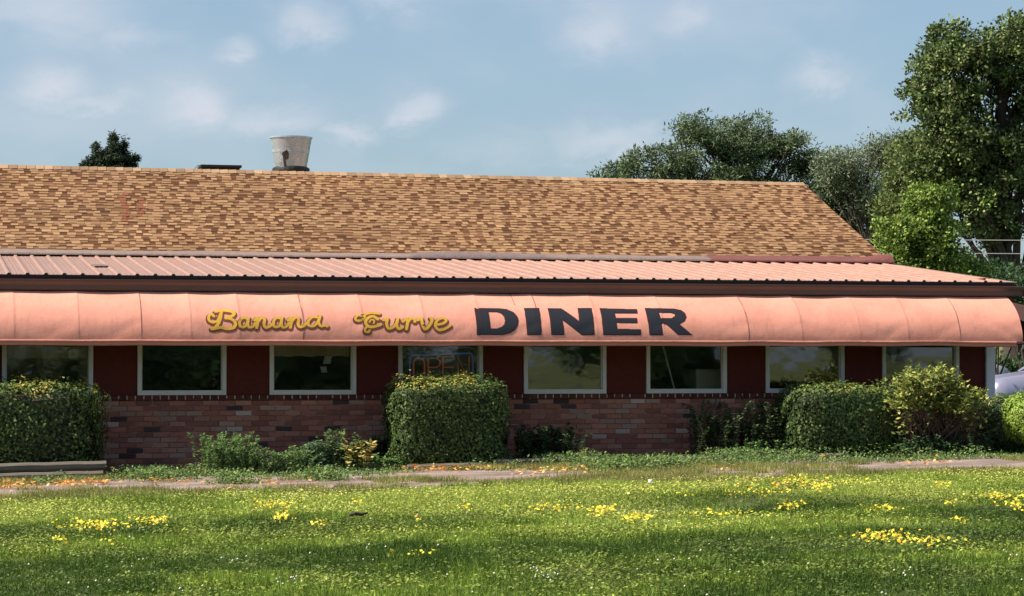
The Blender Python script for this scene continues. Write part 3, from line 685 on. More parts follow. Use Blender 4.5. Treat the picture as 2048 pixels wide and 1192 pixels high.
# ------------------------------------------------ hedges and shrubs
GREEN = [(.035, .066, .020), (.052, .092, .026), (.085, .13, .034), (.025, .045, .016), (.14, .18, .05)]
def hedge(name, label, cat, x0, x1, y0, y1, z0, z1, n, L, cols, wts, group=None, pw=5., autumn=0.0, taper=0.0, right_low=0.0):
    cx, cy = (x0+x1)/2, (y0+y1)/2; e = empty(name, (cx, cy, z0), label, cat, group)
    d = rvec(n*2); k = (np.abs(d)**pw).sum(1)**(-1/pw); d *= k[:, None]
    # area weighting towards front, top and sides
    keep = rng.random(len(d)) < np.where(d[:, 2] < -.9, .25, 1); d = d[keep][:n]
    dep = 1-rng.random(len(d))**2*.30
    hx, hy, hz = (x1-x0)/2, (y1-y0)/2, (z1-z0)/2
    wob = 1+(vnoise(d[:, 0]*hx*2+cx, d[:, 2]*hz*2+d[:, 1], 2.2, 71)-.5)*.17+(vnoise(d[:, 0]*hx*2+cx, d[:, 2]*hz*2+d[:, 1]*1.7, 7, 72)-.5)*.12
    P = d*dep[:, None]*wob[:, None]*np.array([hx, hy, hz]); f = (P[:, 2]+hz)/(2*hz)
    P[:, 0] *= 1-taper*(1-f); P[:, 2] -= right_low*np.clip(P[:, 0]/hx, 0, 1)**2*f
    P += np.array([cx, cy, z0+hz])
    nrm = np.sign(d)*np.abs(d)**(pw-1); nrm /= np.linalg.norm(nrm, axis=1, keepdims=True)
    up = (d[:, 2] > .8) & (rng.random(len(P)) < .07); P[up, 2] += rng.random(up.sum())**2*.11
    rv_ = rvec(len(P)); D = rv_-nrm*(rv_*nrm).sum(1)[:, None]*.75+nrm*.12; N = nrm*1.4+rvec(len(P))*.55
    C = pal(cols, wts, len(P), .25)*(.8+.4*vnoise(P[:, 0], P[:, 2], 3, 73))[:, None]
    if autumn:
        t = (d[:, 2] > .85) & (rng.random(len(P)) < autumn*(vnoise(P[:, 0], P[:, 1]*0, 2.2, 74) > .60)); C[t] = pal([(.46, .34, .06), (.55, .30, .06), (.38, .36, .08)], [3, 1, 4], t.sum())
    t = (d[:, 2] > .80) & (C[:, 0] < .3) & (rng.random(len(P)) < .55); C[t] = pal([(.16, .22, .05), (.22, .28, .065), (.11, .17, .04)], [3, 2, 3], t.sum())  # top leaves recoloured lighter: sunlit band painted into the foliage
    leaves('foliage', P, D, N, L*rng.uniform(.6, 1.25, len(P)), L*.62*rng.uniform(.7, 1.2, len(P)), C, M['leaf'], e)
    # twiggy core
    s = 18; u = np.linspace(0, 2*math.pi, 33)[:-1]; v = np.linspace(-math.pi/2, math.pi/2, s); UU, VV = np.meshgrid(u, v)
    dd = np.stack([np.cos(VV)*np.cos(UU), np.cos(VV)*np.sin(UU), np.sin(VV)], -1).reshape(-1, 3); k = (np.abs(dd)**pw).sum(1)**(-1/pw)
    Vc = dd*k[:, None]*np.array([hx, hy, hz])*.76; f = (Vc[:, 2]+hz)/(2*hz); Vc[:, 0] *= 1-taper*(1-f); Vc[:, 2] -= right_low*np.clip(Vc[:, 0]/hx, 0, 1)**2*f; Vc += np.array([cx, cy, z0+hz])
    F = np.array([(j*32+i, j*32+(i+1) % 32, (j+1)*32+(i+1) % 32, (j+1)*32+i) for j in range(s-1) for i in range(32)])
    raw_mesh('branches', Vc, F.ravel(), np.arange(len(F))*4, M['twig'], e)
    return e
a, b = at(0, 800, -1.4), at(220, 800, -1.4)
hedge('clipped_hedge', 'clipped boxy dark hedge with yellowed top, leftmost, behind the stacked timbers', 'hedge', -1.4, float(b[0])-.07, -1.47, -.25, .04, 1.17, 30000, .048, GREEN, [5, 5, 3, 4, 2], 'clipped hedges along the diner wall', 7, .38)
a, b = at(777, 800, -1.0), at(1022, 800, -1.4)
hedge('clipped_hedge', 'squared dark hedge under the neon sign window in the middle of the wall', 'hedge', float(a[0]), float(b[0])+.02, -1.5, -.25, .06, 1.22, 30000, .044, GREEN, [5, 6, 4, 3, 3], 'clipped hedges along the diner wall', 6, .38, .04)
a, b = at(1568, 800, -.9), at(1812, 800, -1.3)
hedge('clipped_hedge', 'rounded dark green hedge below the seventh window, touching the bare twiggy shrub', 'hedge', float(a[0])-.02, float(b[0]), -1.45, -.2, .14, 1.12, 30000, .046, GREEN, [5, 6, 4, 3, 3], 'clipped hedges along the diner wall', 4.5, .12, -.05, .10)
def stemplant(name, label, cat, spots, hgt, leafn, L, Wr, cols, wts, spread=.5, group=None, stem=True, droop=.25, stemcol=None, leaf_from=.15, r=.004):
    """stems rising and splaying, with leaves along them"""
    c0 = np.mean([s[:2] for s in spots], 0); e = empty(name, (c0[0], c0[1], float(gz(*c0))), label, cat, group)
    P = []; D = []; sb = MB()
    for (x, y) in spots:
        h = hgt*random.uniform(.55, 1.1); a = random.uniform(0, 2*math.pi); lean = random.uniform(.05, spread)*h; z0 = float(gz(x, y)); pts = []
        for k in range(6):
            f = k/5; pts.append(Vector((x+math.cos(a)*lean*f**1.5+random.uniform(-.02, .02)*f, y+math.sin(a)*lean*f**1.5*.7, z0+h*f*(1-droop*f*f))))
        if stem: sb.tube(pts, [r*(1-.6*k/5) for k in range(6)], 4, cap=False)
        for _ in range(leafn):
            f = random.uniform(leaf_from, 1)*5; k = min(int(f), 4); p = pts[k].lerp(pts[k+1], f-k); b = random.uniform(0, 2*math.pi)
            P.append(p); D.append((math.cos(b), math.sin(b), random.uniform(-.2, .9)))
    P = np.array(P); D = np.array(D); n = len(P)
    C = pal(cols, wts, n, .22)
    leaves('foliage', P, D, np.array([[0, -.2, 1.]])+rvec(n)*.5, L*rng.uniform(.6, 1.3, n), L*Wr*rng.uniform(.8, 1.2, n), C, M['leaf'], e)
    if stem: sb.build('stems', stemcol or M['twig'], e)
    return e
def spots(px0, px1, Yc, dY, n, ybase=900):
    a, b = at(px0, ybase, Yc), at(px1, ybase, Yc); return [(random.uniform(a[0], b[0]), Yc+random.uniform(-dY, dY)) for _ in range(n)]
LG = [(.12, .22, .06), (.17, .28, .09), (.22, .32, .10), (.09, .16, .05)]
DG = [(.035, .075, .03), (.055, .10, .035), (.025, .05, .02), (.08, .14, .05)]
# loose shrub with bare lower twigs
a, b = at(1765, 760, -1.4), at(1970, 760, -1.4); xa, xb = float(a[0]), float(b[0])
sh = empty('twiggy_shrub', ((xa+xb)/2, -1.35, .15), 'loose shrub of yellow green leaves above bare brown twigs, beside the building corner', 'shrub')
sb = MB(); P = []; D = []; Pd = []
for k in range(420):
    x = (xa+xb)/2+random.uniform(-.35, .35); y = -1.35+random.uniform(-.2, .2); tx = random.uniform(xa-.05, xb+.12); ty = -1.4+random.uniform(-.5, .5)
    z0 = float(gz(x, y)); u = abs((tx-(xa+xb)/2)/((xb-xa)/2)); zt_ = random.uniform(.55, 1.0)*(1.44-.33*u*u-(.12 if tx > (xa+xb)/2+.2 else 0))
    pts = []
    for j in range(7):
        f = j/6; pts.append(Vector((x+(tx-x)*f**.8+random.uniform(-.025, .025), y+(ty-y)*f**.8+random.uniform(-.02, .02), z0+(zt_-z0)*f**.9)))
    sb.tube(pts, [.0075*(1-.75*j/6) for j in range(7)], 4, cap=False)
    for _ in range(36):
        f = random.uniform(3.2, 6); j = min(int(f), 5); p = pts[j].lerp(pts[j+1], f-j)
        if p.z > .82+.10*math.sin(p.x*5)-.1*(p.x < xa+.5): P.append(p); D.append((random.uniform(-1, 1), random.uniform(-1, .6), random.uniform(-.1, 1)))
        elif random.random() < .08: P.append(p); D.append((random.uniform(-1, 1), random.uniform(-1, .6), random.uniform(-.4, .6)))
sb.build('twigs', mat('bare_twigs', (.11, .065, .05), .9, var=(12, .5)), sh)
P = np.array(P); C = pal([(.27, .31, .06), (.36, .38, .09), (.14, .20, .045), (.46, .44, .13), (.07, .11, .03)], [4, 4, 4, 2, 3], len(P), .2)
leaves('foliage', P, np.array(D), np.array([[0, -.3, 1.]])+rvec(len(P))*.5, .072*rng.uniform(.6, 1.3, len(P)), .040, C, M['leaf'], sh)
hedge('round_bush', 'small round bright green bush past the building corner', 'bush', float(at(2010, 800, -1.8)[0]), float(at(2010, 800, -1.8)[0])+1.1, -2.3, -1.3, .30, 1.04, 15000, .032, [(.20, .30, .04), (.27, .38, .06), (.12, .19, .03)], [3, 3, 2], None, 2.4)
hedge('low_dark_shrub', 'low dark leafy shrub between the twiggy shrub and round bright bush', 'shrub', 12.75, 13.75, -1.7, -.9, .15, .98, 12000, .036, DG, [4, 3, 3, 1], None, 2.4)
stemplant('feathery_weed', 'tall feathery light green weed clump against brick below the second window', 'weed', spots(395, 505, -1.6, .3, 80, 930), .66, 95, .042, .32, LG, [3, 4, 2, 3], .35)
stemplant('feathery_weed', 'feathery green weed mound spreading right of the tallest weed clump', 'weed', spots(480, 615, -1.7, .25, 80, 930), .44, 75, .042, .30, LG, [4, 3, 1, 4], .6)
stemplant('leafy_vine', 'thin dark stemmed plant climbing above the feathery weeds', 'plant', spots(415, 450, -1.4, .1, 10, 900), .70, 34, .05, .5, DG, [3, 3, 1, 3], .2)
stemplant('broadleaf_plant', 'pale green broad leaved plant right of the feathery weed mound', 'plant', spots(612, 660, -1.55, .12, 20, 920), .50, 28, .075, .5, [(.12, .21, .11), (.19, .28, .15), (.07, .13, .06)], [3, 3, 3], .35)
stemplant('yellow_leaf_plant', 'garden plant with large pale yellow leaves beside the squared middle hedge', 'plant', spots(690, 745, -1.55, .12, 18, 915), .50, 20, .085, .42, [(.62, .50, .16), (.50, .42, .12), (.10, .17, .05), (.65, .44, .15)], [3, 3, 4, 1], .3)
stemplant('garden_plant', 'upright green stalks between pale broadleaf and yellow leaved plants', 'plant', spots(645, 715, -1.4, .15, 40, 910), .66, 30, .065, .42, [(.06, .12, .04), (.10, .17, .05), (.20, .22, .06)], [4, 3, 1], .2)
stemplant('dark_plant', 'shadowy dark green plant against brick just left of middle hedge', 'plant', spots(715, 790, -.6, .15, 40, 905), .52, 40, .05, .5, DG, [4, 2, 4, 1], .3)
stemplant('rose_bush', 'dark rose bush leaning out from the right side of middle hedge', 'bush', spots(1035, 1150, -.8, .3, 80, 900), .66, 56, .052, .6, [(.035, .07, .028), (.055, .10, .035), (.025, .05, .018), (.09, .13, .05)], [4, 3, 3, 1], .4)
stemplant('yellowing_sprout', 'small yellowing sprout at the right foot of the rose bush', 'plant', spots(1160, 1182, -1.3, .05, 14, 900), .32, 6, .07, .4, [(.35, .33, .12), (.16, .24, .08)], [2, 2], .3)
stemplant('dark_shrub', 'straggly dark shrub against brick left of the rounded hedge', 'shrub', spots(1385, 1565, -.75, .3, 150, 890), .98, 64, .048, .5, [(.05, .09, .032), (.08, .13, .042), (.13, .13, .05), (.03, .05, .02)], [4, 3, 1, 3], .3)
stemplant('weed_clump', 'bright green weeds at the foot of the straggly dark shrub', 'weed', spots(1450, 1590, -1.05, .15, 50, 900), .34, 36, .045, .45, LG, [4, 3, 1, 4], .5)
stemplant('dark_undergrowth', 'dark leafy undergrowth in front of the bare twigs of the loose shrub', 'plant', spots(1800, 1985, -1.75, .18, 90, 890), .38, 34, .05, .5, DG, [4, 3, 2, 1], .35)
stemplant('weed_clump', 'leafy weeds in front of rounded hedge and twiggy shrub', 'weed', spots(1690, 1850, -1.25, .15, 40, 900), .30, 30, .05, .5, LG, [5, 2, 0, 5], .4)
stemplant('weed_clump', 'green creeping weeds crowding the left foot of middle hedge', 'weed', spots(740, 820, -1.25, .15, 44, 930), .26, 34, .045, .55, LG, [4, 4, 2, 2], .6)
stemplant('weed_clump', 'small upright weeds in front of middle hedge right corner', 'weed', spots(985, 1040, -1.2, .1, 16, 920), .30, 26, .05, .45, DG[1:2]+LG[:2], [3, 3, 1], .3)
# timbers edging the bed
def timber(px0, px1, Y, zb, label, sec=.088):
    a, b = at(px0, 920, Y), at(px1, 920, Y); x0, x1 = float(a[0]), float(b[0]); n = 12; vs = []; K = 8
    for i in range(n+1):
        x = x0+(x1-x0)*i/n; z = float(gz(x, Y))+zb+sec/2; j = .003*math.sin(i*2.1)
        for k in range(K):
            q = 2*math.pi*(k+.5)/K; vs.append((x, Y+math.cos(q)*sec*.54+j, z+math.sin(q)*sec*.54+j))
    mb = MB(); mb.add(vs, [(i*K+k, i*K+(k+1) % K, (i+1)*K+(k+1) % K, (i+1)*K+k) for i in range(n) for k in range(K)]+[tuple(range(K)), tuple(n*K+k for k in range(K))])
    top(mb.build('landscape_timber', M['timber']), label, 'timber', 'landscape timbers edging the wall bed')
timber(-160, 206, -1.60, .0, 'lower weathered timber of the stack in front of leftmost hedge', .11)
timber(-160, 212, -1.56, .115, 'upper weathered timber of the stack in front of leftmost hedge', .11)
timber(615, 745, -1.5, .0, 'weathered timber among weeds below the yellow leaved plant')
timber(815, 968, -1.6, .0, 'weathered timber at the foot of the squared middle hedge')
timber(985, 1235, -1.5, .03, 'weathered timber in front of the rose bush')
timber(1325, 1505, -1.5, .0, 'weathered timber below the straggly dark shrub')
timber(1522, 1690, -1.55, .0, 'weathered timber at the foot of the rounded hedge')

# ------------------------------------------------ weeds, leaves, lawn
def on_ground(n, x0, x1, y0, y1): x = rng.uniform(x0, x1, n); y = rng.uniform(y0, y1, n); return x, y
n = 150000; x, y = on_ground(n, -8, 18, -2.9, .2)
den = vnoise(x, y, 1.3, 81)*.6+vnoise(x, y, 4, 82)*.4-np.abs(y+1.7)*.25+.12*(x > 7)+.14*((x > 1.6) & (x < 4.6)); k = (den > .30) & ~((x < 1.45) & (y > -2.25)); x, y = x[k], y[k]; den = den[k]; n = len(x)
z = gz(x, y)+rng.random(n)*(.04+.16*np.clip(den-.3, 0, .5)*2)*(1-.72*sstep(-1.5, -1.75, y)*(vnoise(x, y*0, .9, 84) > .38))
C = pal([(.09, .16, .045), (.13, .22, .06), (.05, .095, .03), (.19, .26, .08), (.24, .25, .09)], [4, 4, 3, 2, 1], n, .25)
o = leaves('weeds', np.stack([x, y, z], 1), rvec(n)*[1, 1, .6]+[0, 0, .4], np.array([[0, -.2, 1.]])+rvec(n)*.6, .040*rng.uniform(.5, 1.3, n), .022, C, M['leaf']); tag(o, 'low green weeds and creepers along the foot of the wall', 'weeds', kind='stuff')
P = []
for px, py, ww, hh, cnt in ((1240, 935, 80, 7, 5200), (1330, 930, 60, 5, 2600), (470, 962, 60, 4, 1500), (650, 955, 50, 5, 1600), (1120, 925, 60, 5, 1800), (1480, 915, 70, 4, 2000), (1850, 905, 90, 5, 2600), (300, 955, 70, 5, 1500)):
    for _ in range(cnt):
        g_ = ground_at(px+random.gauss(0, ww*.5), py+8+random.gauss(0, hh*.5)); P.append((g_[0], g_[1], g_[2]+random.random()**1.5*.17))
P = np.array(P); n = len(P)
o = leaves('weeds', P, rvec(n)*[1, 1, .6]+[0, 0, .4], np.array([[0, -.2, 1.]])+rvec(n)*.6, .042*rng.uniform(.5, 1.3, n), .022, pal([(.09, .16, .04), (.15, .23, .06), (.055, .10, .03), (.22, .27, .08)], [4, 4, 3, 2], n, .25), M['leaf']); tag(o, 'clumps of creeping weeds spilling onto the path', 'weeds', kind='stuff')
# fallen leaves
P = []
for px, py, ww, hh, cnt in ((20, 975, 50, 9, 220), (130, 972, 40, 6, 170), (190, 970, 40, 5, 120), (330, 968, 60, 5, 60), (870, 942, 80, 5, 260), (960, 940, 60, 4, 140), (1605, 921, 45, 3.5, 170), (1130, 945, 60, 6, 90), (1060, 950, 60, 8, 60), (1850, 930, 80, 8, 50), (500, 975, 200, 14, 70), (1400, 940, 200, 12, 60), (1560, 975, 100, 10, 50)):
    for _ in range(cnt):
        g_ = ground_at(px+random.gauss(0, ww*.5), py+random.gauss(0, hh*.5)); P.append((g_[0], g_[1], g_[2]+random.uniform(.028, .07)))
P = np.array(P); n = len(P)
o = leaves('fallen_leaves', P, rvec(n)*[1, 1, .3], np.array([[0, 0, 1.]])+rvec(n)*.5, .055*rng.uniform(.6, 1.3, n), .04, pal([(.62, .27, .07), (.68, .36, .10), (.48, .20, .06), (.60, .45, .15)], [4, 3, 2, 2], n), M['flower'])
tag(o, 'orange fallen leaves scattered along the edge of the path', 'leaves', kind='stuff')
# grass blades
def blades(name, x, y, h, wd, C, lean=.5, zoff=0):
    n = len(x); z = gz(x, y)+(vnoise(x, y, .8, 3)-.5)*.03*(y < -5)+zoff
    a = rng.uniform(0, 2*math.pi, n); b = rng.uniform(0, 2*math.pi, n); hl = h*lean*rng.random(n)
    B = np.stack([x, y, z-.01], 1); s = np.stack([np.cos(a), np.sin(a)*.6, 0*a], 1)*(wd/2)[:, None]
    Tp = B+np.stack([np.cos(b)*hl, np.sin(b)*hl, h], 1); V = np.stack([B-s, B+s, Tp], 1).reshape(-1, 3)
    return raw_mesh(name, V, np.arange(3*n), np.arange(n)*3, M['grass'], None, np.repeat(C, 3, 0))
def lawn_color(x, y, n):
    t = vnoise(x, y, .55, 91)*.5+vnoise(x, y, 2.1, 92)*.3+vnoise(x, y, 7, 93)*.2
    A = np.array([.068, .120, .022]); B = np.array([.27, .375, .058]); Y = np.array([.49, .555, .13])
    far = sstep(-13.5, -6.0, y)*.75
    q = np.clip((t-.36)*2.6+far*.85, 0, 1.45)[:, None]
    c = A+(B-A)*np.clip(q, 0, 1)+(Y-B)*np.clip(q-.8, 0, .5)
    return c*(1+rng.uniform(-.4, .4, (n, 1)))*(1+rng.uniform(-.08, .08, (n, 3)))
def in_view(x, y):
    dx = x-CAM[0]; dy = y-CAM[1]; f = dx*_F[0]+dy*_F[1]; r = dx*_R[0]+dy*_R[1]; return (np.abs(r/f) < .2117*1.12+.02) & (f > 0)
n = 1500000; x, y = on_ground(n, -8, 17, -21, -5.0); k = in_view(x, y) | (rng.random(n) < .25)
edge = -5.35+(vnoise(x, y*0, .5, 94)-.5)*.9+(vnoise(x, y, 3, 95)-.5)*.5; k &= y < edge
bare = (vnoise(x, y, 1.6, 96)*.6+vnoise(x, y, 5, 97)*.4); 
c0 = ground_at(1430, 1008); br = np.exp(-(((x-c0[0])/1.9)**2+((y-c0[1])/1.1)**2)**2); k &= rng.random(n) > br*np.clip((bare-.2)*3.2, 0, .95)
x, y = x[k], y[k]; n = len(x)
h = (.020+.062*vnoise(x, y, 1.4, 98)*vnoise(x, y, 6, 99)*1.4)*rng.uniform(.5, 1.4, n)*(1+.15*sstep(-12, -16, y)); C = lawn_color(x, y, n)
o = blades('grass', x, y, h, np.full(n, .010)*rng.uniform(.6, 1.6, n), C, 1.0); tag(o, 'sunlit green lawn grass filling the foreground', 'grass', kind='stuff')
# tufts on the path and thin strip at its edges
n = 320000; x, y = on_ground(n, -8, 18, -5.9, -1.3)
den = vnoise(x*.55, y, 1.5, 101)*.6+vnoise(x, y, 5, 102)*.4
mid = ground_at(1270, 950); den += .30*np.exp(-((x-mid[0])/1.1)**2)-.02+.20*(y < -5.0)+.13*(y > -2.2)-.06*np.exp(-((y+3.6)/1.0)**2)
k = den > .53; x, y = x[k], y[k]; n = len(x)
C = pal([(.22, .26, .07), (.34, .31, .10), (.14, .19, .045), (.44, .34, .15), (.50, .40, .19)], [5, 3, 5, 2, 1], n, .3)*(.65+.7*vnoise(x, y, 2.5, 106))[:, None]
o = blades('verge_grass', x, y, .07*rng.uniform(.4, 1.3, n), np.full(n, .009), C, 1.0, .02); tag(o, 'ragged dry grass tufts breaking up the worn path', 'grass', kind='stuff')
# broad clover leaves in the lawn
n = 330000; x, y = on_ground(n, -6, 16, -20, -5.3); k = (in_view(x, y)) & ((vnoise(x, y, 1.1, 103)+vnoise(x, y, 4, 104)*.5 > .78) | (rng.random(n) < .25)); x, y = x[k], y[k]; n = len(x)
z = gz(x, y)+rng.uniform(.012, .07, n); C = lawn_color(x, y, n)*1.02
q_ = np.exp(-(((x-c0[0])/2.0)**2+((y-c0[1])/1.0)**2)**2); k = rng.random(n) > q_*np.clip((vnoise(x, y, 1.6, 96)*.6+vnoise(x, y, 5, 97)*.4-.25)*2.6, 0, .8); x, y, z, C = x[k], y[k], z[k], C[k]; n = len(x)
dk = np.exp(-(((x-c0[0])/2.0)**2+((y-c0[1])/1.2)**2)); C = C*(1-.55*dk[:, None])*[1.1, .95, 1]
o = leaves('clover', np.stack([x, y, z], 1), rvec(n)*[1, 1, .4], np.array([[0, 0, 1.]])+rvec(n)*.5, .024*rng.uniform(.5, 1.5, n), .019, C, M['leaf']); tag(o, 'broad clover leaves mixed through the lawn', 'clover', kind='stuff')
FL = [(190,1057,55,7,130),(310,1048,27,6,60),(118,1088,14,4,16),(220,1090,12,4,6),(555,1015,45,5,60),(565,1040,18,6,45),(640,1053,25,4,18),(1205,1027,26,7,60),(1265,1042,30,5,40),(1110,1022,60,8,45),(930,1022,24,6,14),
      (1590,966,26,8,60),(1640,976,34,7,70),(1520,985,80,10,55),(1580,1018,28,5,40),(1430,1035,70,4,36),(1765,1022,32,4,45),(1765,1080,50,6,75),(1850,1090,48,6,60),(2005,999,42,5,60),(2030,1015,22,6,45),(1914,1048,14,4,16),(842,1116,22,4,10),(782,1116,6,4,5),(1888,975,20,4,20),(1700,968,60,6,30),(720,1008,20,5,12),(1330,990,60,12,20),(835,1045,8,4,3),(1905,1010,18,5,12)]
P = []
for px, py, ww, hh, cnt in FL:
    for _ in range(int(cnt*1.6)):
        g_ = ground_at(px+random.gauss(0, ww*.62), py+5+random.gauss(0, hh*.7)); P.append((g_[0], g_[1], g_[2]+random.uniform(.04, .08)))
P = np.array(P); n = len(P); C = pal([(.80, .62, .03), (.75, .70, .06), (.80, .48, .04)], [4, 3, 1], n, .12); D = rvec(n)*[1, 1, .35]; N = np.array([[0, -.7, .8]])+rvec(n)*.4
s = .025*rng.uniform(.5, 1.4, n)
o = leaves('yellow_flowers', P-D*s[:, None]*.5, D, N, s, s, C, M['flower']); tag(o, 'patches of small yellow flowers in the lawn', 'flowers', kind='stuff')
n = 300; x, y = on_ground(n, -2, 9, -19, -9); k = in_view(x, y) & (rng.random(n) < .25+.75*sstep(-11, -16, y)*(vnoise(x, y, .9, 105) > .35)); x, y = x[k], y[k]
ex_ = [ground_at(px+random.gauss(0, w_), py+random.gauss(0, 5)) for px, py, w_, c_ in ((585, 1180, 12, 10), (1090, 1172, 22, 10), (1075, 1165, 10, 4), (735, 1110, 4, 3), (1350, 1140, 30, 5), (1815, 1170, 14, 7)) for _ in range(c_)]
x = np.concatenate([x, [q[0] for q in ex_]]); y = np.concatenate([y, [q[1] for q in ex_]]); n = len(x)
mb = MB()
for i in range(n):
    z = float(gz(x[i], y[i]))+random.uniform(.06, .09); r = random.uniform(.006, .0105)
    mb.add([(x[i]+r, y[i], z), (x[i]-r, y[i], z), (x[i], y[i]+r, z), (x[i], y[i]-r, z), (x[i], y[i], z+r), (x[i], y[i], z-r*.8)], [(0, 2, 4), (2, 1, 4), (1, 3, 4), (3, 0, 4), (2, 0, 5), (1, 2, 5), (3, 1, 5), (0, 3, 5)], random.choice([(.7, .72, .6), (.6, .66, .5), (.75, .68, .62)]))
o = mb.build('clover_flowers', M['flower'], color=True, smooth=True); tag(o, 'scattered white clover flower heads in the near lawn', 'flowers', kind='stuff')
g_ = ground_at(1301, 973); mb = MB(); mb.lathe([(0, g_[2]+.02), (.020, g_[2]+.02), (.025, g_[2]+.075), (.022, g_[2]+.075), (.018, g_[2]+.03), (0, g_[2]+.03)], g_[0], g_[1], 12); top(mb.build('paper_cup', M['white'], smooth=True), 'small white paper cup littered in the grass near the path', 'cup')
g_ = ground_at(716, 1046); mb = MB(); mb.tube([(g_[0]-.08, g_[1], g_[2]+.07), (g_[0]-.03, g_[1]-.01, g_[2]+.085), (g_[0]+.03, g_[1], g_[2]+.075), (g_[0]+.09, g_[1]+.01, g_[2]+.09)], [.014, .018, .015, .008], 7); top(mb.build('fallen_stick', M['bark']), 'short dark broken stick lying on the open lawn', 'stick')

# ------------------------------------------------ trees
def tree(name, label, cat, base, blobs, n, L, Wr, cols, wts, trunk_r, csize=.45, limbs=22, perc=40, shell=.55, group=None, trunk_pts=None, z_h=None, down=0.0, gap=0.0, seed=1, dirn=(0, 0, .3)):
    """blobs: (x,y,z,rx,ry,rz) ellipsoids of the crown; leaf clumps sit at the ends of limbs inside them"""
    bx, by = base; bz = float(gz(bx, by)); e = empty(name, (bx, by, bz), label, cat, group)
    B = np.array(blobs, float); vol = B[:, 3]*B[:, 4]*B[:, 5]; vol = vol**.75; nc = n//perc; who = rng.choice(len(B), nc, p=vol/vol.sum())
    d = rvec(nc); rad = rng.random(nc)**(shell)*rng.uniform(.86, 1.1, nc); Cn = B[who, :3]+d*rad[:, None]*B[who, 3:]
    if gap: k = vnoise(Cn[:, 0], Cn[:, 2], 1/gap if gap > 0 else 1, seed) > .40; Cn = Cn[k]; d = d[k]; nc = len(Cn)
    sz = csize*rng.uniform(.5, 1.35, nc); tone = rng.uniform(.6, 1.5, nc)
    who2 = np.repeat(np.arange(nc), perc); o_ = rvec(len(who2))*(rng.random(len(who2))**.5)[:, None]*[1, 1, .75]
    P = Cn[who2]+o_*sz[who2][:, None]
    D = o_+rvec(len(P))*.7+np.array(dirn)-np.array([0, 0, down]); N = o_*.8+rvec(len(P))*.7+[0, 0, .5]
    C = pal(cols, wts, len(P), .2)*tone[who2][:, None]
    leaves('crown', P, D, N, L*rng.uniform(.6, 1.3, len(P)), L*Wr*rng.uniform(.7, 1.2, len(P)), C, M['leaf'], e)
    sb = MB(); ztop = B[:, 2].max()+B[:, 5].max()*.2; cxm = np.average(B[:, 0], weights=vol); cym = np.average(B[:, 1], weights=vol)
    tp_ = [Vector((bx+(cxm-bx)*(k/7)**1.5+.15*math.sin(k*1.7+seed), by+(cym-by)*(k/7)**1.5, bz-.3+(ztop-bz)*k/7)) for k in range(8)]
    sb.tube(tp_, [trunk_r*(1.25-.15*k if k < 2 else (1-.115*k)) for k in range(8)], 10)
    for q in range(limbs):
        c = Vector(Cn[rng.integers(nc)]); f = random.uniform(.22, .9); k = min(int(f*7), 6); s = tp_[k].lerp(tp_[k+1], f*7-k)
        if s.z > c.z: s = tp_[max(1, k-2)]
        mid = s.lerp(c, .5)+Vector((random.uniform(-.3, .3), random.uniform(-.3, .3), random.uniform(.0, .5)))
        r0 = trunk_r*(1-.11*k)*.5; sb.tube([s, s.lerp(mid, .5)+Vector((0, 0, .06)), mid, mid.lerp(c, .5)+Vector((random.uniform(-.15, .15), 0, .08)), c], [r0, r0*.75, r0*.5, r0*.3, r0*.12], 6)
        for w_ in range(3):
            c2 = Vector(Cn[np.argmin(((Cn-np.array(c))**2).sum(1)+rng.random(nc)*2)]); sb.tube([mid, mid.lerp(c2, .5), c2], [r0*.35, r0*.2, r0*.08], 5)
    sb.build('trunk', M['bark'], e); return e
def bl(px, py, Y, rx, ry, rz): p = at(px, py, Y); k = (Y-CAM[1])/FPX*1.02; return (p[0], Y, p[2], rx*k, ry, rz*k)
OAK = [(.068, .108, .032), (.10, .145, .042), (.15, .19, .06), (.035, .055, .02), (.22, .26, .09)]
Y = 30; tree('oak_tree', 'tall dark green broadleaf tree with trunk showing, at the right edge behind the diner', 'tree', at(2026, 600, Y)[:2],
  [bl(1935, 95, Y, 95, 1.8, 60), bl(1860, 200, Y, 66, 1.5, 62), bl(1960, 190, Y, 90, 1.8, 80), bl(2040, 90, Y, 60, 1.8, 75), bl(1890, 130, Y, 60, 1.4, 45), bl(1900, 285, Y, 92, 1.8, 62), bl(1990, 300, Y, 85, 1.8, 90), bl(1960, 390, Y, 100, 1.8, 70), bl(2060, 220, Y, 60, 1.6, 100), bl(1870, 330, Y, 70, 1.4, 50), bl(2080, 400, Y, 60, 1.6, 80), bl(1990, 455, Y, 55, 1.2, 45), bl(2130, 150, Y, 80, 1.8, 120)],
  110000, .112, .75, OAK, [5, 5, 3, 4, 2], .30, .27, 60, 40, .62, gap=.48, seed=5)
WIL = [(.075, .118, .048), (.105, .152, .066), (.16, .20, .105), (.045, .062, .032)]
Y = 46; tree('willow_tree', 'wide grey green feathery tree rising behind the diner ridge', 'tree', at(1440, 600, Y)[:2],
  [bl(1395, 285, Y, 80, 1.8, 66), bl(1480, 280, Y, 80, 1.8, 62), bl(1560, 300, Y, 72, 1.8, 50), bl(1300, 330, Y, 66, 1.6, 42), bl(1235, 352, Y, 48, 1.4, 22), bl(1440, 360, Y, 150, 2.0, 60), bl(1610, 340, Y, 52, 1.6, 50), bl(1330, 400, Y, 120, 2, 50), bl(1560, 400, Y, 90, 2, 60)],
  100000, .15, .32, WIL, [4, 4, 3, 3], .30, .28, 60, 40, .62, down=.15, gap=.30, seed=6)
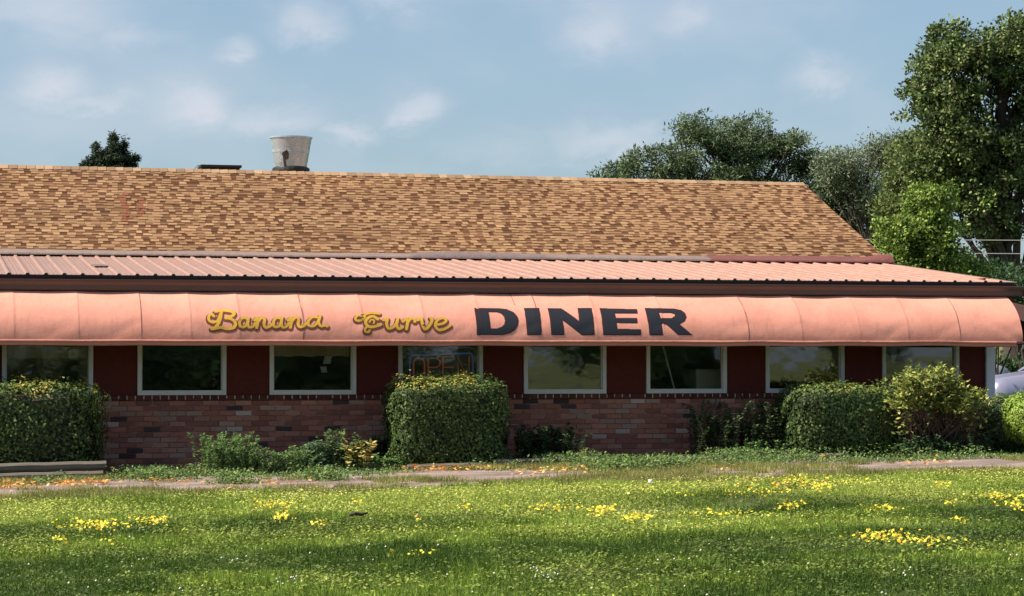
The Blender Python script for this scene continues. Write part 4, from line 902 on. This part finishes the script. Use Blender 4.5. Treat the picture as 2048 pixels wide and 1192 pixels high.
Y = 42; tree('silvery_tree', 'thin pale silvery tree with sky showing through, beside the tall dark tree', 'tree', at(1740, 600, Y)[:2],
  [bl(1690, 340, Y, 56, 1.4, 44), bl(1770, 310, Y, 62, 1.4, 40), bl(1820, 290, Y, 40, 1.2, 30), bl(1740, 400, Y, 50, 1.3, 55), bl(1660, 330, Y, 30, 1.0, 34)],
  26000, .12, .36, [(.15, .185, .115), (.20, .235, .155), (.10, .13, .07)], [3, 3, 3], .13, .36, 34, 34, .8, seed=8)
Y = 44; tree('understory_tree', 'dark leafy tree just behind the right slope of the roof', 'tree', at(1680, 600, Y)[:2],
  [bl(1670, 380, Y, 46, 1.4, 46), bl(1700, 440, Y, 30, 1.2, 40), bl(1640, 430, Y, 60, 1.4, 60), bl(1755, 480, Y, 36, 1.2, 26)],
  26000, .12, .45, WIL+[(.03, .045, .02)], [3, 3, 2, 4, 4], .12, .34, 26, 36, .6, seed=9)
Y = 36; tree('olive_tree', 'olive green tree filling the gap behind the bright green one', 'tree', at(1840, 600, Y)[:2],
  [bl(1830, 300, Y, 42, 1.3, 32), bl(1820, 360, Y, 56, 1.4, 40), bl(1800, 420, Y, 42, 1.3, 40), bl(1880, 380, Y, 50, 1.2, 50)],
  26000, .12, .55, [(.10, .14, .04), (.15, .19, .06), (.07, .10, .03)], [4, 3, 3], .13, .36, 24, 36, .6, seed=10)
Y = 17; tree('maple_sapling', 'bright yellow green young tree standing close behind the porch roof', 'tree', at(1850, 640, Y)[:2],
  [bl(1850, 400, Y, 56, .8, 50), bl(1800, 460, Y, 46, .8, 48), bl(1880, 450, Y, 62, .9, 56), bl(1925, 440, Y, 40, .7, 30), bl(1840, 520, Y, 88, .9, 46), bl(1950, 402, Y, 28, .5, 14), bl(1850, 362, Y, 30, .5, 24), bl(1900, 545, Y, 80, .8, 40)],
  52000, .085, .7, [(.13, .20, .035), (.19, .27, .05), (.27, .34, .07), (.075, .12, .025)], [4, 4, 2, 3], .07, .26, 30, 40, .6, seed=11, gap=.4)
Y = 40; tree('spruce_tree', 'dark jagged evergreen top poking above the roof ridge at left', 'tree', at(222, 600, Y)[:2],
  [bl(226, 278, Y, 7, .3, 12), bl(228, 296, Y, 12, .4, 14), bl(222, 318, Y, 26, .6, 20), bl(192, 322, Y, 22, .5, 10), bl(172, 330, Y, 12, .3, 6), bl(192, 294, Y, 5, .3, 13), bl(198, 310, Y, 12, .3, 10), bl(250, 318, Y, 14, .4, 16), bl(268, 316, Y, 8, .3, 4), bl(262, 330, Y, 12, .3, 8), bl(220, 350, Y, 56, 1, 22), bl(247, 288, Y, 4, .3, 15)],
  26000, .10, .30, [(.014, .028, .012), (.022, .04, .016), (.035, .06, .02)], [4, 4, 2], .10, .11, 20, 22, .8, seed=12, dirn=(.1, 0, -.1))
# shrubs and low dark growth seen past the corner
for px, py, Y, rx, rz, lb, cc in ((2040, 585, 22, 50, 36, 'dark shrubby thicket right of the bright sapling', DG), (1985, 560, 24, 60, 34, 'dark leafy thicket behind the end of the metal roof', DG), (2060, 560, 34, 60, 40, 'distant dark thicket under the wires', OAK)):
    tree('thicket', lb, 'bush', at(px, 640, Y)[:2], [bl(px, py, Y, rx, 1.0, rz), bl(px+20, py+30, Y, rx, 1.0, rz), bl(px+75, py+20, Y, rx, 1.0, rz*1.3)], 20000, .10, .6, cc, [4, 3, 3, 1, 1][:len(cc)], .06, .3, 14, 36, .6, seed=int(px))
for i, (X, Yq, hh) in enumerate(((22, 70, 3.5), (30, 74, 3.2), (38, 72, 4.2), (47, 76, 4.0), (56, 74, 4.4), (27, 95, 5.5), (41, 100, 6), (-8, 92, 5), (6, 96, 5), (66, 90, 6))):
    z = float(gz(X, Yq)); lb = ['first', 'second', 'third', 'fourth', 'fifth', 'sixth', 'seventh', 'eighth', 'ninth', 'tenth'][i]
    tree('far_tree', lb+' dark round tree on the far rising ground from the left', 'tree', (X, Yq), [(X, Yq, z+hh*.55, hh*.55, hh*.5, hh*.5), (X+hh*.3, Yq, z+hh*.45, hh*.45, hh*.4, hh*.4)], 7000, .24, .7, OAK, [5, 4, 2, 4, 1], .18, .6, 8, 30, .5, group='trees on the far rise', seed=30+i)

# ------------------------------------------------ utility pole and wires
Y = 26
pole = empty('utility_pole', tuple(at(2110, 640, Y)[:2])+(float(gz(22, Y)),), 'wooden utility pole with pale wires strung behind the diner', 'utility pole')
pb = at(2110, 640, Y); mb = MB(); mb.tube([(pb[0], Y, 0), (pb[0], Y, 5.2)], [.14, .10], 12); mb.build('post', M['wood_pole'], pole)
mb = MB(); mb.box(pb[0]-.7, pb[0]+.7, Y-.06, Y+.06, 4.5, 4.62); mb.build('crossarm', M['wood_pole'], pole)
for py in (481, 508, 545):
    p = at(1975, py-1, Y); q = at(2110, py, Y); far = (p[0]-14, Y+10, p[2]+.4); mb = MB()
    mb.tube([(q[0]+(far[0]-q[0])*f, q[1]+(far[1]-q[1])*f, q[2]+(far[2]-q[2])*f-.5*f*(1-f)*0) for f in np.linspace(-1.5, 1, 12)], .010, 5); mb.build('wire', M['wire'], pole)

# ------------------------------------------------ parked cars
def car(name, label, loc, rz, paint, group='cars parked beyond the corner'):
    e = empty(name, loc, label, 'car', group)
    L_, H_, Wd = 4.6, 1.42, 1.78; hw = Wd/2
    def sec(x, zl, zh, w0, w1, crown=.02):
        return [(x, -w0, zl), (x, -w0-.01, (zl+zh)/2), (x, -w1, zh-.02), (x, -w1*.6, zh+crown), (x, 0, zh+crown*1.5), (x, w1*.6, zh+crown), (x, w1, zh-.02), (x, w0+.01, (zl+zh)/2), (x, w0, zl)]
    S = [sec(-2.3, .38, .62, hw*.80, hw*.76), sec(-2.24, .24, .74, hw*.92, hw*.84), sec(-2.0, .22, .82, hw*.97, hw*.88), sec(-1.4, .22, .90, hw, hw*.92), sec(-.85, .22, .965, hw, hw*.93, .03), sec(0, .22, .97, hw, hw*.93), sec(1.2, .22, .99, hw, hw*.92), sec(1.9, .24, .99, hw*.98, hw*.88), sec(2.22, .28, .93, hw*.93, hw*.82), sec(2.3, .42, .80, hw*.82, hw*.76)]
    def loft(S, nm, m, caps=True, bev=0):
        mb = MB(); n = len(S[0]); vs = [p for s in S for p in s]
        fs = [(i*n+k, (i+1)*n+k, (i+1)*n+(k+1) % n, i*n+(k+1) % n) for i in range(len(S)-1) for k in range(n)]
        if caps: fs += [tuple(range(n)), tuple((len(S)-1)*n+k for k in range(n))[::-1]]
        return mb.add(vs, fs).build(nm, m, None, smooth=True)
    parts = []
    body = loft(S, 'body', paint); parts.append(body)
    def cab(x, zl, zh, w0, w1): return [(x, -w0, zl), (x, -w1, zh), (x, 0, zh+.02), (x, w1, zh), (x, w0, zl)]
    parts.append(loft([cab(-.92, .94, .97, hw*.86, hw*.84), cab(-.25, .96, 1.37, hw*.87, hw*.68), cab(.9, .96, 1.38, hw*.87, hw*.68), cab(1.65, .96, 1.0, hw*.84, hw*.78)], 'windscreen', M['car_glass']))
    parts.append(loft([cab(-.27, 1.375, 1.39, hw*.69, hw*.66), cab(.1, 1.385, 1.425, hw*.69, hw*.62), cab(.6, 1.385, 1.425, hw*.69, hw*.62), cab(.93, 1.375, 1.39, hw*.69, hw*.66)], 'roof', paint))
    for s in (-1, 1):
        mb = MB(); mb.tube([(-.98, s*hw*.87, .955), (-.62, s*hw*.79, 1.18), (-.26, s*hw*.70, 1.385)], .035, 8); parts.append(mb.build('pillar', paint, smooth=True))
        mb = MB(); mb.add([(-2.29, s*.45, .60), (-2.20, s*.76, .58), (-2.12, s*.78, .70), (-2.255, s*.45, .705)], [(0, 1, 2, 3)]); o = mb.build('headlight', M['lamp']); q_ = o.modifiers.new('s', 'SOLIDIFY'); q_.thickness = .05; parts.append(o)
        mb = MB(); mb.box(-.75, -.55, s*(hw+.02)-.07, s*(hw+.02)+.07, .96, 1.08); parts.append(mb.build('mirror', paint, bevel=.03))
        for x in (-1.42, 1.38):
            mb = MB(); pr_ = [(.0, -.10), (.30, -.10), (.325, -.06), (.325, .06), (.30, .10), (0, .10)]
            vs = []; n = 24
            for r_, d_ in pr_:
                for k in range(n): q = 2*math.pi*k/n; vs.append((x+r_*math.cos(q), s*(hw-.08)+d_, .325+r_*math.sin(q)))
            mb.add(vs, [(i*n+k, i*n+(k+1) % n, (i+1)*n+(k+1) % n, (i+1)*n+k) for i in range(5) for k in range(n)]); parts.append(mb.build('wheel', M['tyre']))
    mb = MB(); mb.box(-2.318, -2.22, -.55, .55, .40, .56); parts.append(mb.build('grille', M['black'], bevel=.02))
    for p in parts: p.parent = e
    e.rotation_euler = (0, 0, rz); return e
p = at(1990, 745, 18); car('parked_car', 'lilac silver car with its bonnet showing just past the building corner', (p[0]+2.34, 18.9, float(gz(p[0], 18))), 0, M['car_silver'])
p = at(2026, 722, 24); car('parked_car', 'pale car behind the lilac silver one, mostly hidden by the corner', (p[0]-2.3, 24.9, float(gz(p[0], 24.9))), math.pi, M['car_white'])
tree('thicket', 'dark hedge row beyond the parked cars below the bright grass bank', 'bush', (26, 28), [(17.5+k*1.4, 28+.2*(k % 2), 1.0, 1.1, .7, .62) for k in range(12)], 30000, .12, .6, DG, [4, 3, 3, 1], .05, .3, 10, 36, .5, seed=77)
# ------------------------------------------------ across the road, behind the photographer: seen only mirrored in the panes; thickets added to darken reflections
for X0, X1, hh, lb in ((-3, 8, 4.4, 'long dark thicket added on the verge to darken the left windows'), (7, 16.5, 4.2, 'shorter dark thicket added on the verge to darken the neon sign window'), (20.5, 23.5, 2.6, 'single dark bush added on the verge to darken the sixth window')):
    nb = max(2, int((X1-X0)/1.6)); bb = [(X0+(X1-X0)*(k+.5)/nb, -42, .9+.4*math.sin(k*2), 1.3, 1.0, hh*.5) for k in range(nb)]+[(X0+(X1-X0)*(k+.5)/nb, -42, .25, 1.3, 1.0, .6) for k in range(nb)]
    tree('thicket', lb, 'bush', ((X0+X1)/2, -42), bb, 16000, .16, .7, DG, [4, 3, 3, 1], .05, .4, 10, 30, .5, seed=int(X0)+90)
for i, (X, Yq, hh) in enumerate(((-14, -64, 9), (-3, -66, 10), (6, -63, 9), (14, -70, 8), (34, -96, 7), (52, -104, 8), (72, -98, 8), (95, -104, 8))):
    z = float(gz(X, Yq)); lb = ['first', 'second', 'third', 'fourth', 'fifth', 'sixth', 'seventh', 'eighth'][i]
    tree('roadside_tree', lb+' tree across the road from the diner, counted from the left', 'tree', (X, Yq), [(X, Yq, z+hh*.55, hh*.5, hh*.45, hh*.42), (X+hh*.2, Yq, z+hh*.3, hh*.4, hh*.4, hh*.28)], 6000, .45, .7, OAK if X < 20 else LG, [5, 4, 2, 4, 1][:len(OAK if X < 20 else LG)], .3, .9, 8, 24, .5, group='trees across the road', seed=60+i)
